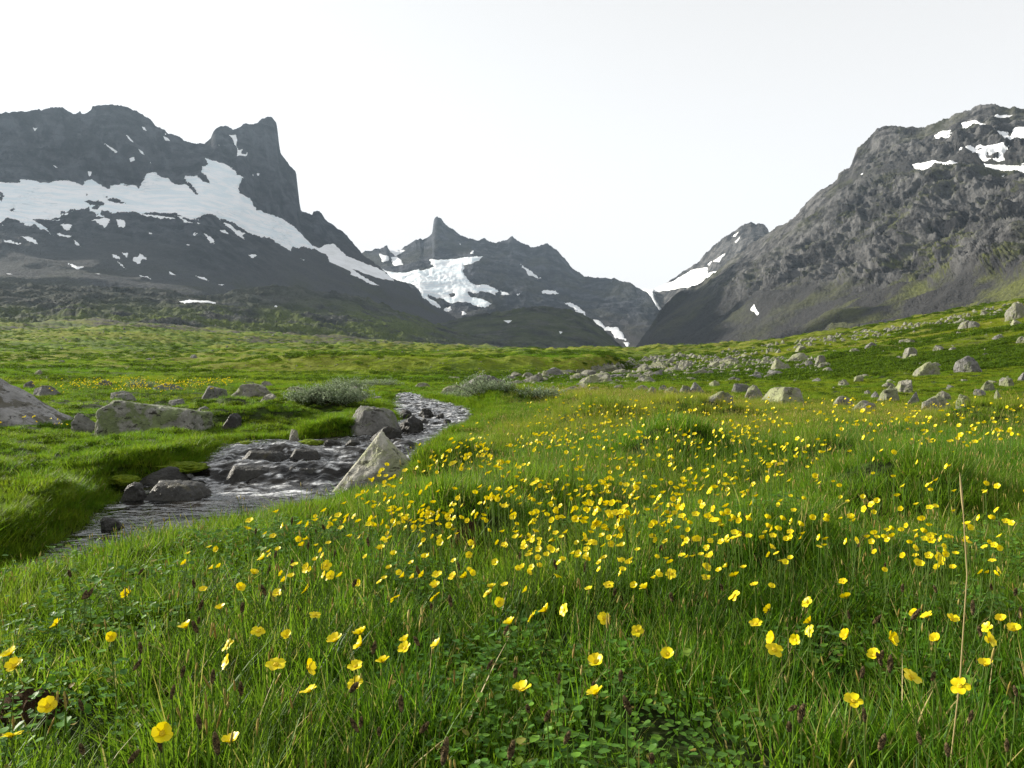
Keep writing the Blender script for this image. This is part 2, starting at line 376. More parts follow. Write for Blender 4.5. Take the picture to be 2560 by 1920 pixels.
# ------------------------------------------------------------------ mountains
def poly_sdf(px, py, poly):
    p = np.array(poly, float); q = np.roll(p, -1, axis=0)
    d = np.full(px.shape, 1e9); ins = np.zeros(px.shape, bool)
    for (x0, y0), (x1, y1) in zip(p, q):
        ex, ey = x1 - x0, y1 - y0; l2 = ex * ex + ey * ey + 1e-9
        t = np.clip(((px - x0) * ex + (py - y0) * ey) / l2, 0, 1)
        d = np.minimum(d, np.hypot(px - x0 - t * ex, py - y0 - t * ey))
        cr = (y0 > py) != (y1 > py)
        ins ^= cr & (px < ex * (py - y0) / (ey if abs(ey) > 1e-9 else 1e-9) + x0)
    return np.where(ins, d, -d)

class Mountain:
    def __init__(s, name, label, mat, px0, px1, dpx, skyl, breaks, rows, amp, wl, seed, smooth_rows=6, sm_sky=0.03, green=None, scree=None, back=1.0, stretch=(1, 1, 1), fine_amp=.6):
        cols = np.arange(px0, px1 + .1, dpx); nc = len(cols)
        sk = np.array(skyl, float); spy = np.interp(cols, sk[:, 0], sk[:, 1]); jag = 2.8 * fbm(cols * .06, seed, 1.0, 5, .75)
        pys, ysd = [spy], None
        ks = np.array(breaks[0][0]); 
        yb = [np.interp(cols, ks[:, 0], ks[:, 1])]
        for ykeys, pkeys in breaks[1:]:
            yk = np.array(ykeys); pk = np.array(pkeys)
            yb.append(np.interp(cols, yk[:, 0], yk[:, 1])); pys.append(np.maximum(np.interp(cols, pk[:, 0], pk[:, 1]), pys[-1] + 1.5))
        PY, YY = [], []
        for k, n in enumerate(rows):
            t = np.linspace(0, 1, n, endpoint=(k == len(rows) - 1))[:, None]
            PY.append(pys[k] * (1 - t) + pys[k + 1] * t); YY.append(yb[k] * (1 - t) + yb[k + 1] * t)
        PY = np.concatenate(PY); YY = np.concatenate(YY); top = YY[:1].copy()
        PY = PY + jag * np.exp(-(PY - PY[:1]) / 9.0)
        YY = blur(YY, smooth_rows, 0); YY = blur(YY, 10, 1)
        nr = len(PY)
        s.px = np.broadcast_to(cols, PY.shape); s.py = PY
        P = np.stack([(s.px - CX) / F * YY, YY, HC + (HY - PY) / F * YY], -1)
        s.mpp = YY / F
        def normals(P):
            du = np.gradient(P, axis=1); dv = np.gradient(P, axis=0); n = np.cross(du, dv)
            n /= np.linalg.norm(n, axis=-1)[..., None] + 1e-9
            if n[..., 1].mean() > 0: n = -n
            return n
        N = normals(P)
        N = blur(blur(N, 8, 0), 8, 1); N /= np.linalg.norm(N, axis=-1)[..., None]
        x, y, z = P[..., 0] / wl * stretch[0], P[..., 1] / wl * stretch[1], P[..., 2] / wl * stretch[2]
        big = 0.55 * fbm(x * .5 + seed, y * .5, z * .5, 2) + 0.45 * ridged(x + seed, y, z * .6, 2)
        fine = 0.5 * ridged(x * 3.1 + seed, y * 3.1, z * 2.2, 5, 0.58) + 0.25 * fbm(x * 9 + seed, y * 9, z * 9, 3, .6)
        damp = sm_sky + (1 - sm_sky) * sm(0, 110, PY - PY[:1])
        s.scree = np.zeros(PY.shape)
        if scree is not None: s.scree = scree(s.px, PY, z)
        s.P0, s.N, s.big, s.fine = P, N, amp * big * damp, amp * fine_amp * fine * (0.15 + 0.85 * damp) * (1 - 0.82 * s.scree)
        s.snowmask = np.zeros(PY.shape)
        s.name, s.label, s.mat, s.green, s.back, s.nr, s.nc, s.seed = name, label, mat, green, back, nr, nc, seed
        s.snows = []
    def snow(s, name, label, polys, mat='snow', thick=1.5, holes=(), group=None, cat="snow patch", warp=1.0, kind=None):
        pp = np.concatenate([np.array(p, float) for p in polys])
        x0, y0 = pp.min(0) - 8; x1, y1 = pp.max(0) + 8
        r = np.where(((s.py >= y0) & (s.py <= y1)).any(1))[0]; c = np.where((s.px[0] >= x0) & (s.px[0] <= x1))[0]
        if len(r) < 2 or len(c) < 2: return
        r0, r1, c0, c1 = r[0], r[-1] + 1, c[0], c[-1] + 1
        px, py = s.px[r0:r1, c0:c1], s.py[r0:r1, c0:c1]
        wx = warp * (2.6 * fbm(px * .09, py * .14, s.seed, 4, .6)); wy = warp * (2.0 * fbm(px * .09 + 40, py * .16, s.seed, 4, .6))
        sd = np.full(px.shape, -1e9)
        for p in polys: sd = np.maximum(sd, poly_sdf(px + wx, py + wy, p))
        for p in holes: sd = np.minimum(sd, -poly_sdf(px + wx * 1.5, py + wy * 1.5, p))
        s.snows.append((name, label, mat, thick, group, cat, kind, (r0, r1, c0, c1), sd))
        s.snowmask[r0:r1, c0:c1] = np.maximum(s.snowmask[r0:r1, c0:c1], sm(-3, 2.5, sd))
    def build(s):
        low = s.P0 + s.N * (s.big)[..., None]
        P = low + s.N * (s.fine * (1 - 0.85 * s.snowmask))[..., None]
        # far side of the ridge
        nb = 10; bk = []
        for k in range(1, nb + 1):
            q = P[0].copy(); st = 18.0 * k ** 1.6 * s.back
            q[:, 1] += st; q[:, 0] += st * s.P0[0, :, 0] / s.P0[0, :, 1] * 0.6; q[:, 2] -= st * 0.75 + 6 * pn(q[:, 0] * .01, q[:, 1] * .01, k)
            bk.append(q)
        allP = np.concatenate([np.stack(bk[::-1]), P]); nr = allP.shape[0]
        gr = np.ones(P.shape[:2]) if s.green is None else s.green(s.px, s.py, P[..., 2])
        pad = lambda a: np.concatenate([np.repeat(a[:1], nb, 0), a])
        me = mesh_np(s.name, allP.reshape(-1, 3), grid_faces(nr, s.nc)[:, ::-1], True, [M[s.mat]], dict(green=pad(gr), scree=pad(s.scree)))
        tag(obj(s.name, me), s.label, None, None, "structure")
        for name, label, mat, thick, group, cat, kind, (r0, r1, c0, c1), sd in s.snows:
            mp = s.mpp[r0:r1, c0:c1]
            fade = s.fine[r0:r1, c0:c1] * 0.25
            h = np.clip(sd * 0.6, -3.0, thick) * mp
            rough = thick * 0.35 * mp * fbm(low[r0:r1, c0:c1, 0] * .03, low[r0:r1, c0:c1, 1] * .03, low[r0:r1, c0:c1, 2] * .05, 3)
            if mat == 'ice':
                cv = sm(0.0, 0.5, fbm(s.px[r0:r1, c0:c1] * .012, s.py[r0:r1, c0:c1] * .02, 3.3, 3) + .1 + .5 * s_cre(s.px[r0:r1, c0:c1], s.py[r0:r1, c0:c1]))
                rough = rough + cv * 2.2 * mp * ridged(s.px[r0:r1, c0:c1] * .05, s.py[r0:r1, c0:c1] * .22, 2.2, 3)
            Q = low[r0:r1, c0:c1] + s.N[r0:r1, c0:c1] * (h + fade + rough * sm(0, 4, sd))[..., None]
            nr_, nc_ = sd.shape; keep = sd > -4.5
            Fq = grid_faces(nr_, nc_)[:, ::-1]; k = keep.ravel()[Fq].any(1); Fq = Fq[k]
            if len(Fq) == 0: continue
            used = np.unique(Fq); mp2 = np.full(nr_ * nc_, -1); mp2[used] = np.arange(len(used))
            at = dict(crevasse=cv.ravel()[used]) if mat == 'ice' else None
            me = mesh_np(name, Q.reshape(-1, 3)[used], mp2[Fq], True, [M[mat]], at)
            so = tag(obj(name, me), label, cat if kind is None else None, group, kind)
            if group:
                ins = sd > 0; ins = ins if ins.any() else sd > sd.max() - 1
                LOCATE.append((so, float(s.px[r0:r1, c0:c1][ins].mean()), float(s.py[r0:r1, c0:c1][ins].mean()), "small snow patch", "snow"))
def s_cre(px, py):
    a = np.exp(-(((px - 680) / 70) ** 2 + ((py - 570) / 32) ** 2)); b = np.exp(-(((px - 1100) / 70) ** 2 + ((py - 715) / 30) ** 2))
    c = np.exp(-(((px - 95) / 55) ** 2 + ((py - 515) / 14) ** 2))
    return 1.6 * (a + b + c) - 0.5

SKY_L = [(-700,150),(-580,-30),(-510,-70),(-420,40),(-300,170),(-200,240),(-100,276),(0,284),(15,280),(60,279),(100,275),(120,270),(140,267),(155,268),(165,274),(182,286),(190,283),(200,278),(204,284),(215,282),(228,278),(231,265),(250,263),(285,262),(320,268),(350,282),(375,298),(392,317),(410,323),(420,334),(440,338),(455,345),(475,357),(490,358),(512,358),(520,352),(528,344),(533,330),(540,320),(555,315),(570,316),(583,324),(600,318),(614,307),(633,312),(650,302),(655,296),(668,292),(680,295),(690,305),(694,318),(696,340),(698,365),(702,386),(714,398),(725,415),(738,428),(742,440),(743,460),(745,485),(749,510),(752,528),(765,531),(780,537),(784,528),(793,525),(802,532),(812,548),(840,568),(858,580),(870,592),(882,607),(893,620),(903,632),(925,650),(950,668),(985,698),(1017,708),(1043,728),(1060,750),(1095,770),(1130,788),(1200,830),(1300,885),(1400,925)]
left = Mountain("mountain", "dark jagged mountain massif with a square rock tower, left side of the valley", 'rock_left', -700, 1400, 2.2, SKY_L,
  [([(-700,2500),(0,2700),(500,3100),(700,3350),(900,3500),(1400,3300)],),
   ([(-700,2350),(0,2520),(500,2920),(620,3020),(750,3150),(900,3300),(1400,3200)], [(-700,520),(0,462),(230,455),(350,465),(430,452),(510,420),(600,455),(650,530),(750,590),(800,635),(900,660),(1400,935)]),
   ([(-700,1950),(0,2080),(500,2480),(750,2900),(900,3050),(1400,3000)], [(-700,590),(0,555),(250,540),(500,545),(620,580),(760,622),(800,645),(900,690),(1400,945)]),
   ([(-700,1000),(0,1100),(500,1500),(900,2100),(1400,2500)], [(-700,800),(0,790),(500,790),(900,830),(1400,960)]),
   ([(-700,800),(0,900),(500,1250),(900,1800),(1400,2300)], [(-700,850),(0,860),(500,860),(900,890),(1400,975)])],
  [95, 50, 120, 26], 26, 260, 3.1, green=lambda px, py, z: sm(640, 740, py), scree=lambda px, py, z: sm(560, 660, py + 25 * pn(px * .01, py * .02)) * (1 - 0.7 * np.exp(-(((px - 560) / 150) ** 2 + ((py - 640) / 50) ** 2))))
GL = [(-420,470),(0,459),(29,464),(51,465),(50,454),(78,460),(100,469),(122,469),(142,458),(168,451),(185,453),(207,458),(210,448),(229,445),(246,454),(272,469),(276,461),(307,458),(312,463),(336,464),(347,471),(354,460),(362,444),(367,437),(388,430),(405,443),(420,443),(434,454),(451,461),(463,458),(477,469),(492,480),(496,479),(477,458),(469,453),(460,435),(469,440),(492,440),(509,451),(525,457),(521,450),(505,428),(505,415),(521,412),(512,392),(530,401),(550,405),(570,415),(585,428),(592,440),(609,444),(602,454),(595,471),(599,483),(622,496),(628,509),(637,526),(675,538),(712,555),(741,575),(759,593),(779,613),(803,637),(785,627),(756,614),(733,612),(727,625),(704,610),(678,601),(652,593),(614,578),(585,564),(556,554),(539,551),(520,542),(489,551),(463,550),(434,542),(396,538),(376,531),(359,537),(324,535),(289,541),(260,535),(240,539),(220,526),(185,529),(162,529),(139,535),(124,542),(179,547),(116,547),(101,541),(72,547),(93,558),(116,573),(133,594),(116,584),(87,564),(72,570),(43,558),(17,555),(0,564),(-420,590)]
left.snow("glacier", "long pale blue hanging glacier below the dark cliffs and rock tower", [GL], 'ice', 3.0,
  [[(217,495),(240,498),(258,509),(260,519),(246,529),(226,525),(211,512)], [(260,497),(289,503),(321,509),(289,510)], [(0,496),(12,504),(8,515),(0,515)], [(28,528),(38,526),(36,534),(26,534)], [(205,536),(225,534),(215,540)]], cat="glacier", warp=1.3)
LP1 = [[(78,313),(88,318),(97,318),(86,326)],[(314,339),(325,346),(338,360),(325,354)],[(263,358),(282,369),(299,382),(288,381),(270,368)],[(343,369),(357,379),(363,390),(350,384)],[(322,396),(335,394),(338,402),(325,408)],[(355,316),(363,320),(367,329),(358,324)],[(408,340),(420,346),(427,354),(412,349)],[(128,410),(140,415),(149,423),(138,421)],[(218,427),(230,427),(229,437),(222,440)],[(412,332),(418,337),(412,338)],[(372,400),(380,408),(375,409)],[(629,435),(634,437),(630,446)],[(640,434),(647,434),(644,440)],[(545,358),(549,362),(547,364)]]
for p in LP1: left.snow("snow_patch", "thin white snow streak on the dark cliff above the hanging glacier", [p], thick=1.2, group="snow streaks on the left cliff", warp=.6)
left.snow("snow_patch", "branching snow gully splitting the notch of the square rock tower", [[(572,338),(589,337),(593,348),(591,367),(596,376),(609,373),(602,384),(613,385),(621,376),(617,391),(590,392),(594,380),(585,358),(581,345)]], thick=1.2, warp=.7)
LP2 = [[(225,555),(262,547),(275,560),(262,567),(240,558)],[(289,553),(308,553),(316,562),(314,571),(296,570)],[(150,562),(180,565),(177,577),(160,577)],[(47,601),(75,602),(97,619),(70,614)],[(2,611),(30,613),(65,622),(25,620)],[(131,582),(150,588),(184,593),(175,599),(150,594)],[(180,601),(195,606),(203,617),(188,613)],[(345,540),(390,546),(435,555),(438,560),(400,557),(360,547)],[(430,548),(470,548),(500,553),(450,556)],[(200,554),(210,560),(203,560)],[(370,585),(382,588),(372,590)],[(477,586),(497,588),(485,592)],[(508,591),(530,603),(537,612),(515,602)],[(553,557),(575,566),(590,578),(616,584),(606,590),(614,609),(598,601),(589,590),(570,576)],[(546,578),(560,580),(572,592),(556,587)],[(462,612),(477,612),(470,617)]]
for p in LP2: left.snow("snow_patch", "small snow remnant just below the lower edge of the hanging glacier", [p], thick=1.2, group="snow remnants under the glacier", warp=1.25)
LP3 = [[(278,640),(297,644),(300,654),(288,651)],[(330,648),(345,648),(350,639),(367,645),(353,651),(350,660),(342,658)],[(301,639),(319,644),(319,651),(306,647)],[(274,652),(300,665),(320,677),(300,668)],[(162,662),(187,671),(212,678),(190,683)],[(232,691),(263,696),(245,699)],[(10,683),(34,690),(20,690)],[(344,689),(370,700),(381,707),(355,698)],[(414,668),(435,680),(446,689),(430,684)],[(487,685),(512,689),(534,706),(515,703)],[(616,644),(646,645),(625,654)],[(586,724),(605,719),(630,738),(610,738)],[(545,706),(565,704),(560,710)],[(747,639),(765,647),(758,647)]]
for p in LP3: left.snow("snow_patch", "small white snow patch low on the dark scree of the left mountain", [p], thick=1.2, group="snow patches on the left scree", warp=1.25)
left.snow("glacier", "narrow snow tongue running down right from the rock tower's foot", [[(766,601),(785,612),(800,618),(811,611),(834,609),(850,622),(868,640),(906,656),(950,673),(975,690),(985,702),(950,697),(915,687),(880,670),(905,690),(949,718),(930,712),(892,695),(874,688),(877,677),(851,664),(819,646),(799,633),(780,618)]], thick=1.5, cat="glacier")
left.build()

SKY_C = [(780,700),(860,650),(890,638),(904,632),(915,629),(940,622),(955,619),(965,615),(968,616),(971,624),(975,628),(990,629),(1000,624),(1020,612),(1040,598),(1052,597),(1058,600),(1072,592),(1080,584),(1082.5,570),(1084,552),(1087,543),(1093,541),(1102,547),(1115,562),(1130,573),(1150,587),(1172,596),(1195,602),(1206,598),(1212,597),(1225,604),(1240,607),(1255,601),(1270,598),(1275,592),(1281,591),(1287,597),(1300,605),(1310,609),(1325,616),(1345,617),(1355,609),(1365,607),(1380,615),(1392,624),(1405,640),(1420,655),(1430,668),(1445,680),(1460,690),(1480,694),(1520,695),(1545,698),(1560,705),(1575,708),(1585,714),(1592,720),(1612,724),(1640,724),(1700,735),(1800,780)]
centre = Mountain("mountain", "blue grey central ridge with a sharp horn peak closing the valley head", 'rock_centre', 780, 1800, 2.0, SKY_C,
  [([(780,5000),(1100,5200),(1450,4900),(1620,4500),(1800,4300)],),
   ([(780,4700),(1100,4800),(1450,4550),(1620,4300),(1800,4200)], [(780,720),(950,672),(1080,650),(1180,640),(1300,680),(1450,740),(1620,770),(1800,830)]),
   ([(780,4000),(1100,4050),(1450,3950),(1620,3700),(1800,3800)], [(780,760),(1050,745),(1200,765),(1450,800),(1620,840),(1800,880)]),
   ([(780,3000),(1450,2900),(1620,2700),(1800,2900)], [(780,905),(1450,905),(1620,905),(1800,910)])],
  [62, 45, 75], 30, 320, 9.4, scree=lambda px, py, z: sm(760, 840, py + 15 * pn(px * .012, py * .02)))
centre.snow("glacier", "pale blue glacier fanning out of the cirque under the horn peak", [[(940,668),(975,676),(1020,680),(1047,674),(1051,680),(1085,672),(1081,661),(1070,648),(1093,649),(1127,645),(1165,640),(1207,640),(1195,652),(1176,661),(1159,660),(1159,683),(1169,698),(1188,712),(1214,709),(1237,718),(1249,728),(1233,739),(1199,733),(1195,741),(1169,735),(1172,744),(1203,752),(1230,768),(1214,772),(1184,763),(1153,759),(1123,757),(1104,746),(1070,738),(1105,764),(1093,764),(1062,746),(1047,729),(1030,716),(1005,708),(970,700)]], 'ice', 2.5, [[(1123,737),(1133,735),(1138,742),(1128,746)]], cat="glacier")
CP = [[(945,633),(971,642),(972,652),(955,654)],[(977,641),(1000,644),(1008,661),(983,664)],[(971,626),(1013,626),(990,641)],[(1174,631),(1184,624),(1183,634)],[(1098,618),(1104,622),(1103,626)],[(1144,603),(1152,612),(1149,612)],[(1295,656),(1328,675),(1356,696),(1324,684)],[(1250,727),(1271,732),(1274,743),(1254,739)],[(1355,726),(1389,726),(1399,734),(1359,734)],[(1286,736),(1303,737),(1294,742)],[(1110,767),(1125,763),(1133,771),(1122,772)],[(1080,786),(1098,800),(1090,800)],[(1085,778),(1100,786),(1095,788)],[(1156,782),(1163,786),(1158,788)]]
for p in CP: centre.snow("snow_patch", "small white snow patch on the blue grey central ridge beside the horn glacier", [p], thick=1.2, group="snow patches on the central ridge", warp=1.25)
centre.snow("snow_patch", "bent snow ramp on the lower right of the central ridge", [[(1408,755),(1427,755),(1450,770),(1467,792),(1442,781),(1412,764)]], thick=1.2)
centre.snow("snow_patch", "ragged snow patch with a trailing tail near the valley head floor", [[(1472,803),(1495,801),(1510,819),(1545,821),(1566,848),(1540,842),(1526,829),(1491,823)],[(1508,828),(1540,858),(1522,849)],[(1555,858),(1575,860),(1570,866)]], thick=1.2)
centre.snow("snow_patch", "thin snow gully dropping from the pass right of the central ridge", [[(1595,720),(1640,724),(1632,730),(1640,752),(1652,772),(1668,798),(1658,792),(1640,768),(1630,746),(1618,731)]], thick=1.2, warp=.6)
centre.build()

back = Mountain("mountain", "pointed grey back peak with a snowy left flank behind the right massif", 'rock_right', 1636, 2080, 2.0,
  [(1636,723),(1656,713),(1687,693),(1717,673),(1747,654),(1774,624),(1795,604),(1826,585),(1856,563),(1878,555),(1899,559),(1912,561),(1919,572),(1923,584),(1960,620),(2080,720)],
  [([(1636,4430),(1700,4280),(1850,3950),(2080,3800)],), ([(1636,4410),(1700,4100),(1850,3500),(2080,3300)], [(1636,728),(1660,745),(1750,735),(1900,700),(2080,760)]), ([(1636,4390),(1660,4150),(1700,3850),(1800,3400),(2080,3000)], [(1636,733),(1660,778),(1700,815),(1800,865),(2080,905)])],
  [70, 60], 22, 200, 21.0, green=lambda px, py, z: 0 * px)
back.snow("snow_patch", "long white snowfield along the lower left flank of the back peak", [[(1600,728),(1645,717),(1687,701),(1730,674),(1769,668),(1769,683),(1800,675),(1749,711),(1687,724),(1640,730)]], thick=1.5, warp=.8)
BP = [[(1782,655),(1808,636),(1816,633),(1797,655)],[(1836,606),(1852,590),(1843,606)],[(1768,662),(1780,652),(1774,664)],[(1828,592),(1848,578),(1838,592)]]
for p in BP: back.snow("snow_patch", "thin slanting snow streak on the upper back peak", [p], thick=1.2, group="snow streaks on the back peak", warp=.5)
back.build()

SKY_R = [(1520,915),(1560,893),(1590,866),(1620,825),(1650,775),(1687,737),(1747,710),(1787,682),(1813,663),(1843,637),(1878,610),(1923,584),(1940,572),(1960,562),(1980,550),(1990,542),(2000,525),(2015,507),(2035,490),(2055,475),(2080,462),(2085,455),(2094,447),(2097,435),(2105,428),(2125,420),(2132,408),(2137,390),(2146,370),(2158,362),(2172,347),(2180,335),(2195,322),(2215,316),(2235,314),(2255,318),(2280,318),(2310,318),(2340,308),(2380,291),(2420,276),(2445,264),(2470,260),(2490,263),(2505,270),(2520,272),(2535,268),(2560,274),(2700,290),(2900,330),(3200,420)]
right = Mountain("mountain", "rugged brown grey mountain massif with snowy dome, right side of the valley", 'rock_right', 1520, 3200, 2.0, SKY_R,
  [([(1520,2500),(1650,2750),(1800,2800),(1923,2650),(2095,2480),(2300,2350),(2560,2150),(3200,1700)],),
   ([(1520,2480),(1650,2720),(1800,2750),(1923,2600),(2095,2380),(2300,2050),(2560,1750),(3200,1350)], [(1520,918),(1800,676),(1923,588),(2095,466),(2200,448),(2300,436),(2400,430),(2560,418),(3200,520)]),
   ([(1520,2460),(1650,2650),(1800,2650),(1923,2480),(2095,2250),(2300,1930),(2560,1620),(3200,1250)], [(1520,921),(1800,690),(1923,600),(2095,480),(2200,462),(2300,452),(2400,446),(2560,440),(3200,540)]),
   ([(1520,2400),(1650,2350),(1800,2150),(1923,1950),(2095,1700),(2300,1420),(2560,1120),(3200,800)], [(1520,925),(1650,845),(1800,790),(1923,745),(2095,715),(2300,695),(2560,665),(3200,680)]),
   ([(1520,2300),(1650,2000),(1800,1650),(1923,1350),(2095,1080),(2300,820),(2560,580),(3200,400)], [(1520,930),(1650,912),(1800,905),(1923,900),(2300,900),(2560,900),(3200,920)])],
  [90, 20, 135, 75], 55, 300, 33.7, smooth_rows=3, fine_amp=.75, green=lambda px, py, z: 0.25 + 0.75 * sm(1900, 2450, px) * sm(380, 640, py),
  scree=lambda px, py, z: np.maximum(sm(700, 745, py + 18 * pn(px * .014, py * .03) + (px - 2100) * .04), .85 * np.exp(-((py - np.interp(px, [1923, 2095, 2200, 2300, 2560], [560, 462, 438, 428, 415])) / 16) ** 2) * sm(2080, 2120, px)))
right.snow("snow_patch", "large forked snowfield on the upper dome at the right edge", [[(2401,312),(2421,307),(2440,304),(2453,316),(2471,327),(2492,344),(2514,341),(2527,352),(2540,333),(2600,330),(2640,372),(2540,368),(2521,377),(2510,359),(2481,339),(2438,317),(2414,321)]], thick=1.6)
right.snow("snow_patch", "blocky snow patch high on the dome, left of the forked snowfield", [[(2336,347),(2353,333),(2379,331),(2373,348),(2392,350),(2391,360),(2371,360),(2345,356)]], thick=1.5, warp=.8)
right.snow("snow_patch", "ragged snow patch with a rock island below the forked snowfield", [[(2414,397),(2432,392),(2449,392),(2457,384),(2470,386),(2480,381),(2492,386),(2505,379),(2518,379),(2510,392),(2515,404),(2500,412),(2480,410),(2458,415),(2452,404),(2430,402)]], thick=1.5, warp=1.4, holes=[[(2470,402),(2490,393),(2502,396),(2496,406),(2480,407)]])
right.snow("snow_patch", "flat bright snow band along the ledge at the right edge", [[(2458,418),(2514,411),(2620,405),(2620,413),(2503,421),(2466,424)]], thick=1.5, warp=.6)
right.snow("snow_patch", "smooth snow lens lying on the ledge above the rugged cliff", [[(2282,423),(2297,417),(2340,419),(2371,429),(2402,432),(2384,438),(2336,438),(2301,436)]], thick=1.6, warp=.6)
right.snow("snow_patch", "broken snow streaks just below the dome's summit", [[(2488,289),(2530,289),(2521,301),(2497,303),(2481,297)]], thick=1.2, warp=1.4)
for p in [[(2150,440),(2168,436),(2160,443)],[(1884,789),(1899,778),(1900,792)],[(2309,688),(2322,686),(2316,692)]]:
    right.snow("snow_patch", "tiny snow remnant on the rugged face of the right massif", [p], thick=1.2, group="snow remnants on the right massif", warp=.5)
right.build()

foot = Mountain("moraine_hill", "dark olive moraine knolls at the foot of the left mountain", 'moraine', -700, 1560, 2.6,
  [(-700,690),(-300,705),(0,708),(150,712),(300,722),(450,732),(550,738),(600,729),(650,722),(700,722),(760,726),(800,737),(850,740),(900,748),(950,762),(1000,782),(1060,800),(1100,815),(1150,832),(1250,856),(1400,878),(1530,893),(1560,900)],
  [([(-700,1050),(0,1200),(500,1400),(900,1700),(1560,2100)],), ([(-700,900),(0,1000),(500,1150),(900,1400),(1560,1900)], [(-700,760),(0,762),(500,780),(900,800),(1560,910)]), ([(-700,640),(0,700),(500,780),(900,900),(1560,1500)], [(-700,860),(0,862),(300,850),(500,868),(900,885),(1560,925)])],
  [55, 60], 19, 130, 51.0, smooth_rows=9, sm_sky=.5, green=lambda px, py, z: (.08 + .92 * sm(740, 815, py)) * (1 - .6 * sm(900, 1250, px)))
foot.snow("snow_patch", "flat scalloped snow patch in the hollow left of the olive knoll", [[(427,756),(480,752),(500,755),(520,750),(541,753),(539,764),(490,760),(462,766)]], thick=1.4, warp=.8)
for p in [[(690,756),(706,764),(698,768)],[(745,793),(776,812),(760,809)]]:
    foot.snow("snow_patch", "narrow snow streak in the gully on the olive knoll", [p], thick=1.2, group="snow streaks on the knoll", warp=.5)
foot.build()
knoll = Mountain("moraine_hill", "rounded dark moraine knoll below the horn glacier", 'moraine', 1000, 1640, 2.4,
  [(1000,850),(1040,832),(1080,815),(1150,795),(1200,783),(1260,775),(1310,768),(1350,765),(1400,770),(1440,780),(1480,800),(1500,815),(1530,842),(1550,862),(1580,888),(1640,905)],
  [([(1000,2500),(1350,2500),(1640,2500)],), ([(1000,1900),(1640,1900)], [(1000,885),(1300,870),(1640,910)]), ([(1000,1500),(1640,1500)], [(1000,915),(1640,918)])],
  [55, 20], 14, 170, 71.0, smooth_rows=7, sm_sky=.4, green=lambda px, py, z: .35 + 0 * px)
for p in [[(1254,802),(1283,802),(1271,809)],[(1398,826),(1406,826),(1404,833),(1399,833)],[(1446,851),(1458,855),(1450,857)],[(1488,864),(1500,873),(1494,873)]]:
    knoll.snow("snow_patch", "tiny snow patch on the rounded dark knoll below the horn glacier", [p], thick=1.2, group="snow patches on the dark knoll", warp=.5)
knoll.build()

# ------------------------------------------------------------------ valley haze
bm_v = [(x, y, z) for x in (-9000, 9000) for y in (-300, 9000) for z in (-12, 1900)]
fz = np.array([[0,1,3,2],[4,6,7,5],[0,4,5,1],[2,3,7,6],[0,2,6,4],[1,5,7,3]])
m = NM("haze_air"); v = m.n("ShaderNodeVolumePrincipled"); v.inputs["Color"].default_value = (0.62, 0.80, 1.0, 1); v.inputs["Density"].default_value = 0.000034
v.inputs["Anisotropy"].default_value = 0.3
m.l(v.outputs[0], m.out.inputs["Volume"]); M['haze'] = m.m
tag(obj("haze", mesh_np("haze", bm_v, fz, False, [M['haze']])), "thin bluish summer haze filling the valley air", None, None, "stuff")

# ------------------------------------------------------------------ stream water
def build_stream():
    ys = np.concatenate([np.linspace(-3.5, 2.2, 40)[:-1], np.linspace(2.2, 15.2, 560)]); ts = np.linspace(-0.06, 1.06, 150)
    Yg, T = np.meshgrid(ys, ts, indexing='ij')
    xl, xr = stream_at(0 * Yg, Yg); X = xl + (xr - xl) * T
    base = water_z(X, Yg)
    dzdy = (water_z(X, Yg + .06) - water_z(X, Yg - .06)) / .12
    steep = sm(0.10, 0.6, dzdy)
    run = sm(6.4, 7.4, Yg); amp = 0.007 + 0.020 * run
    rip = fbm(X * 2.6, Yg * 4.5, 1.0, 4, .6) * amp * 0.8 + ridged(X * 4.5 + 0.5 * Yg, Yg * 8.0, 4.0, 3, .6) * amp * 0.5 + run * .006 * ridged(X * 9, Yg * 2.6, 6.0, 3, .55)
    hump = 0.0
    for hx, hy, hh, rx, ry in [(-1.9,7.55,.07,.45,.16),(-1.3,7.7,.06,.35,.16),(-2.6,7.75,.06,.4,.18),(-1.75,8.35,.07,.38,.15),(-2.5,8.5,.08,.35,.2),(-1.2,8.6,.06,.3,.15),(-2.9,8.3,.05,.25,.2),(-1.2,10.9,.05,.3,.25),(-1.4,13,.06,.3,.3),(-1.7,12.2,.06,.3,.25),(-1.0,11.9,.05,.25,.25),(-1.5,6.1,.03,.35,.13),(-2.2,5.7,.015,.3,.1)]:
        hump = hump + hh * np.exp(-((X - hx) / rx) ** 2 - ((Yg - hy) / ry) ** 2)
    Z = base + rip + hump
    # white water: at the foot and lip of each drop and in broken runs
    foot = sm(0.12, 0.5, (water_z(X, Yg + .30) - base) / .30) * (1 - 0.6 * steep)
    streak = fbm(X * 5, Yg * 14, 7.0, 4, .62)
    foam = sm(0.12, 0.45, 0.55 * foot + 0.6 * streak - 0.08) * run * sm(.02, .2, foot)
    foam = np.maximum(foam, sm(0.30, 0.62, streak + 0.22 * sm(9.5, 11, Yg)) * run * 0.9)
    foam = np.maximum(foam, sm(0.25, .55, 0.9 * np.exp(-((X + 2.05) / .5) ** 2 - ((Yg - 6.85) / .16) ** 2) * (.6 + streak)))
    shade = steep
    me = mesh_np("stream", np.stack([X, Yg, Z], -1), grid_faces(len(ys), len(ts)), True, [M['water']], dict(foam=foam, steep=shade))
    tag(obj("stream", me), "clear mountain stream tumbling over small rock steps", None, None, "structure")
m = NM("stream_water"); co = m.coord()
h = m.math('ADD', m.noise(m.scale(co, (1, 2.0, 1)), 7.0, 2, 0.5), m.math('MULTIPLY', m.noise(m.scale(co, (1, 2.4, 1)), 20.0, 1, .5), 0.22))
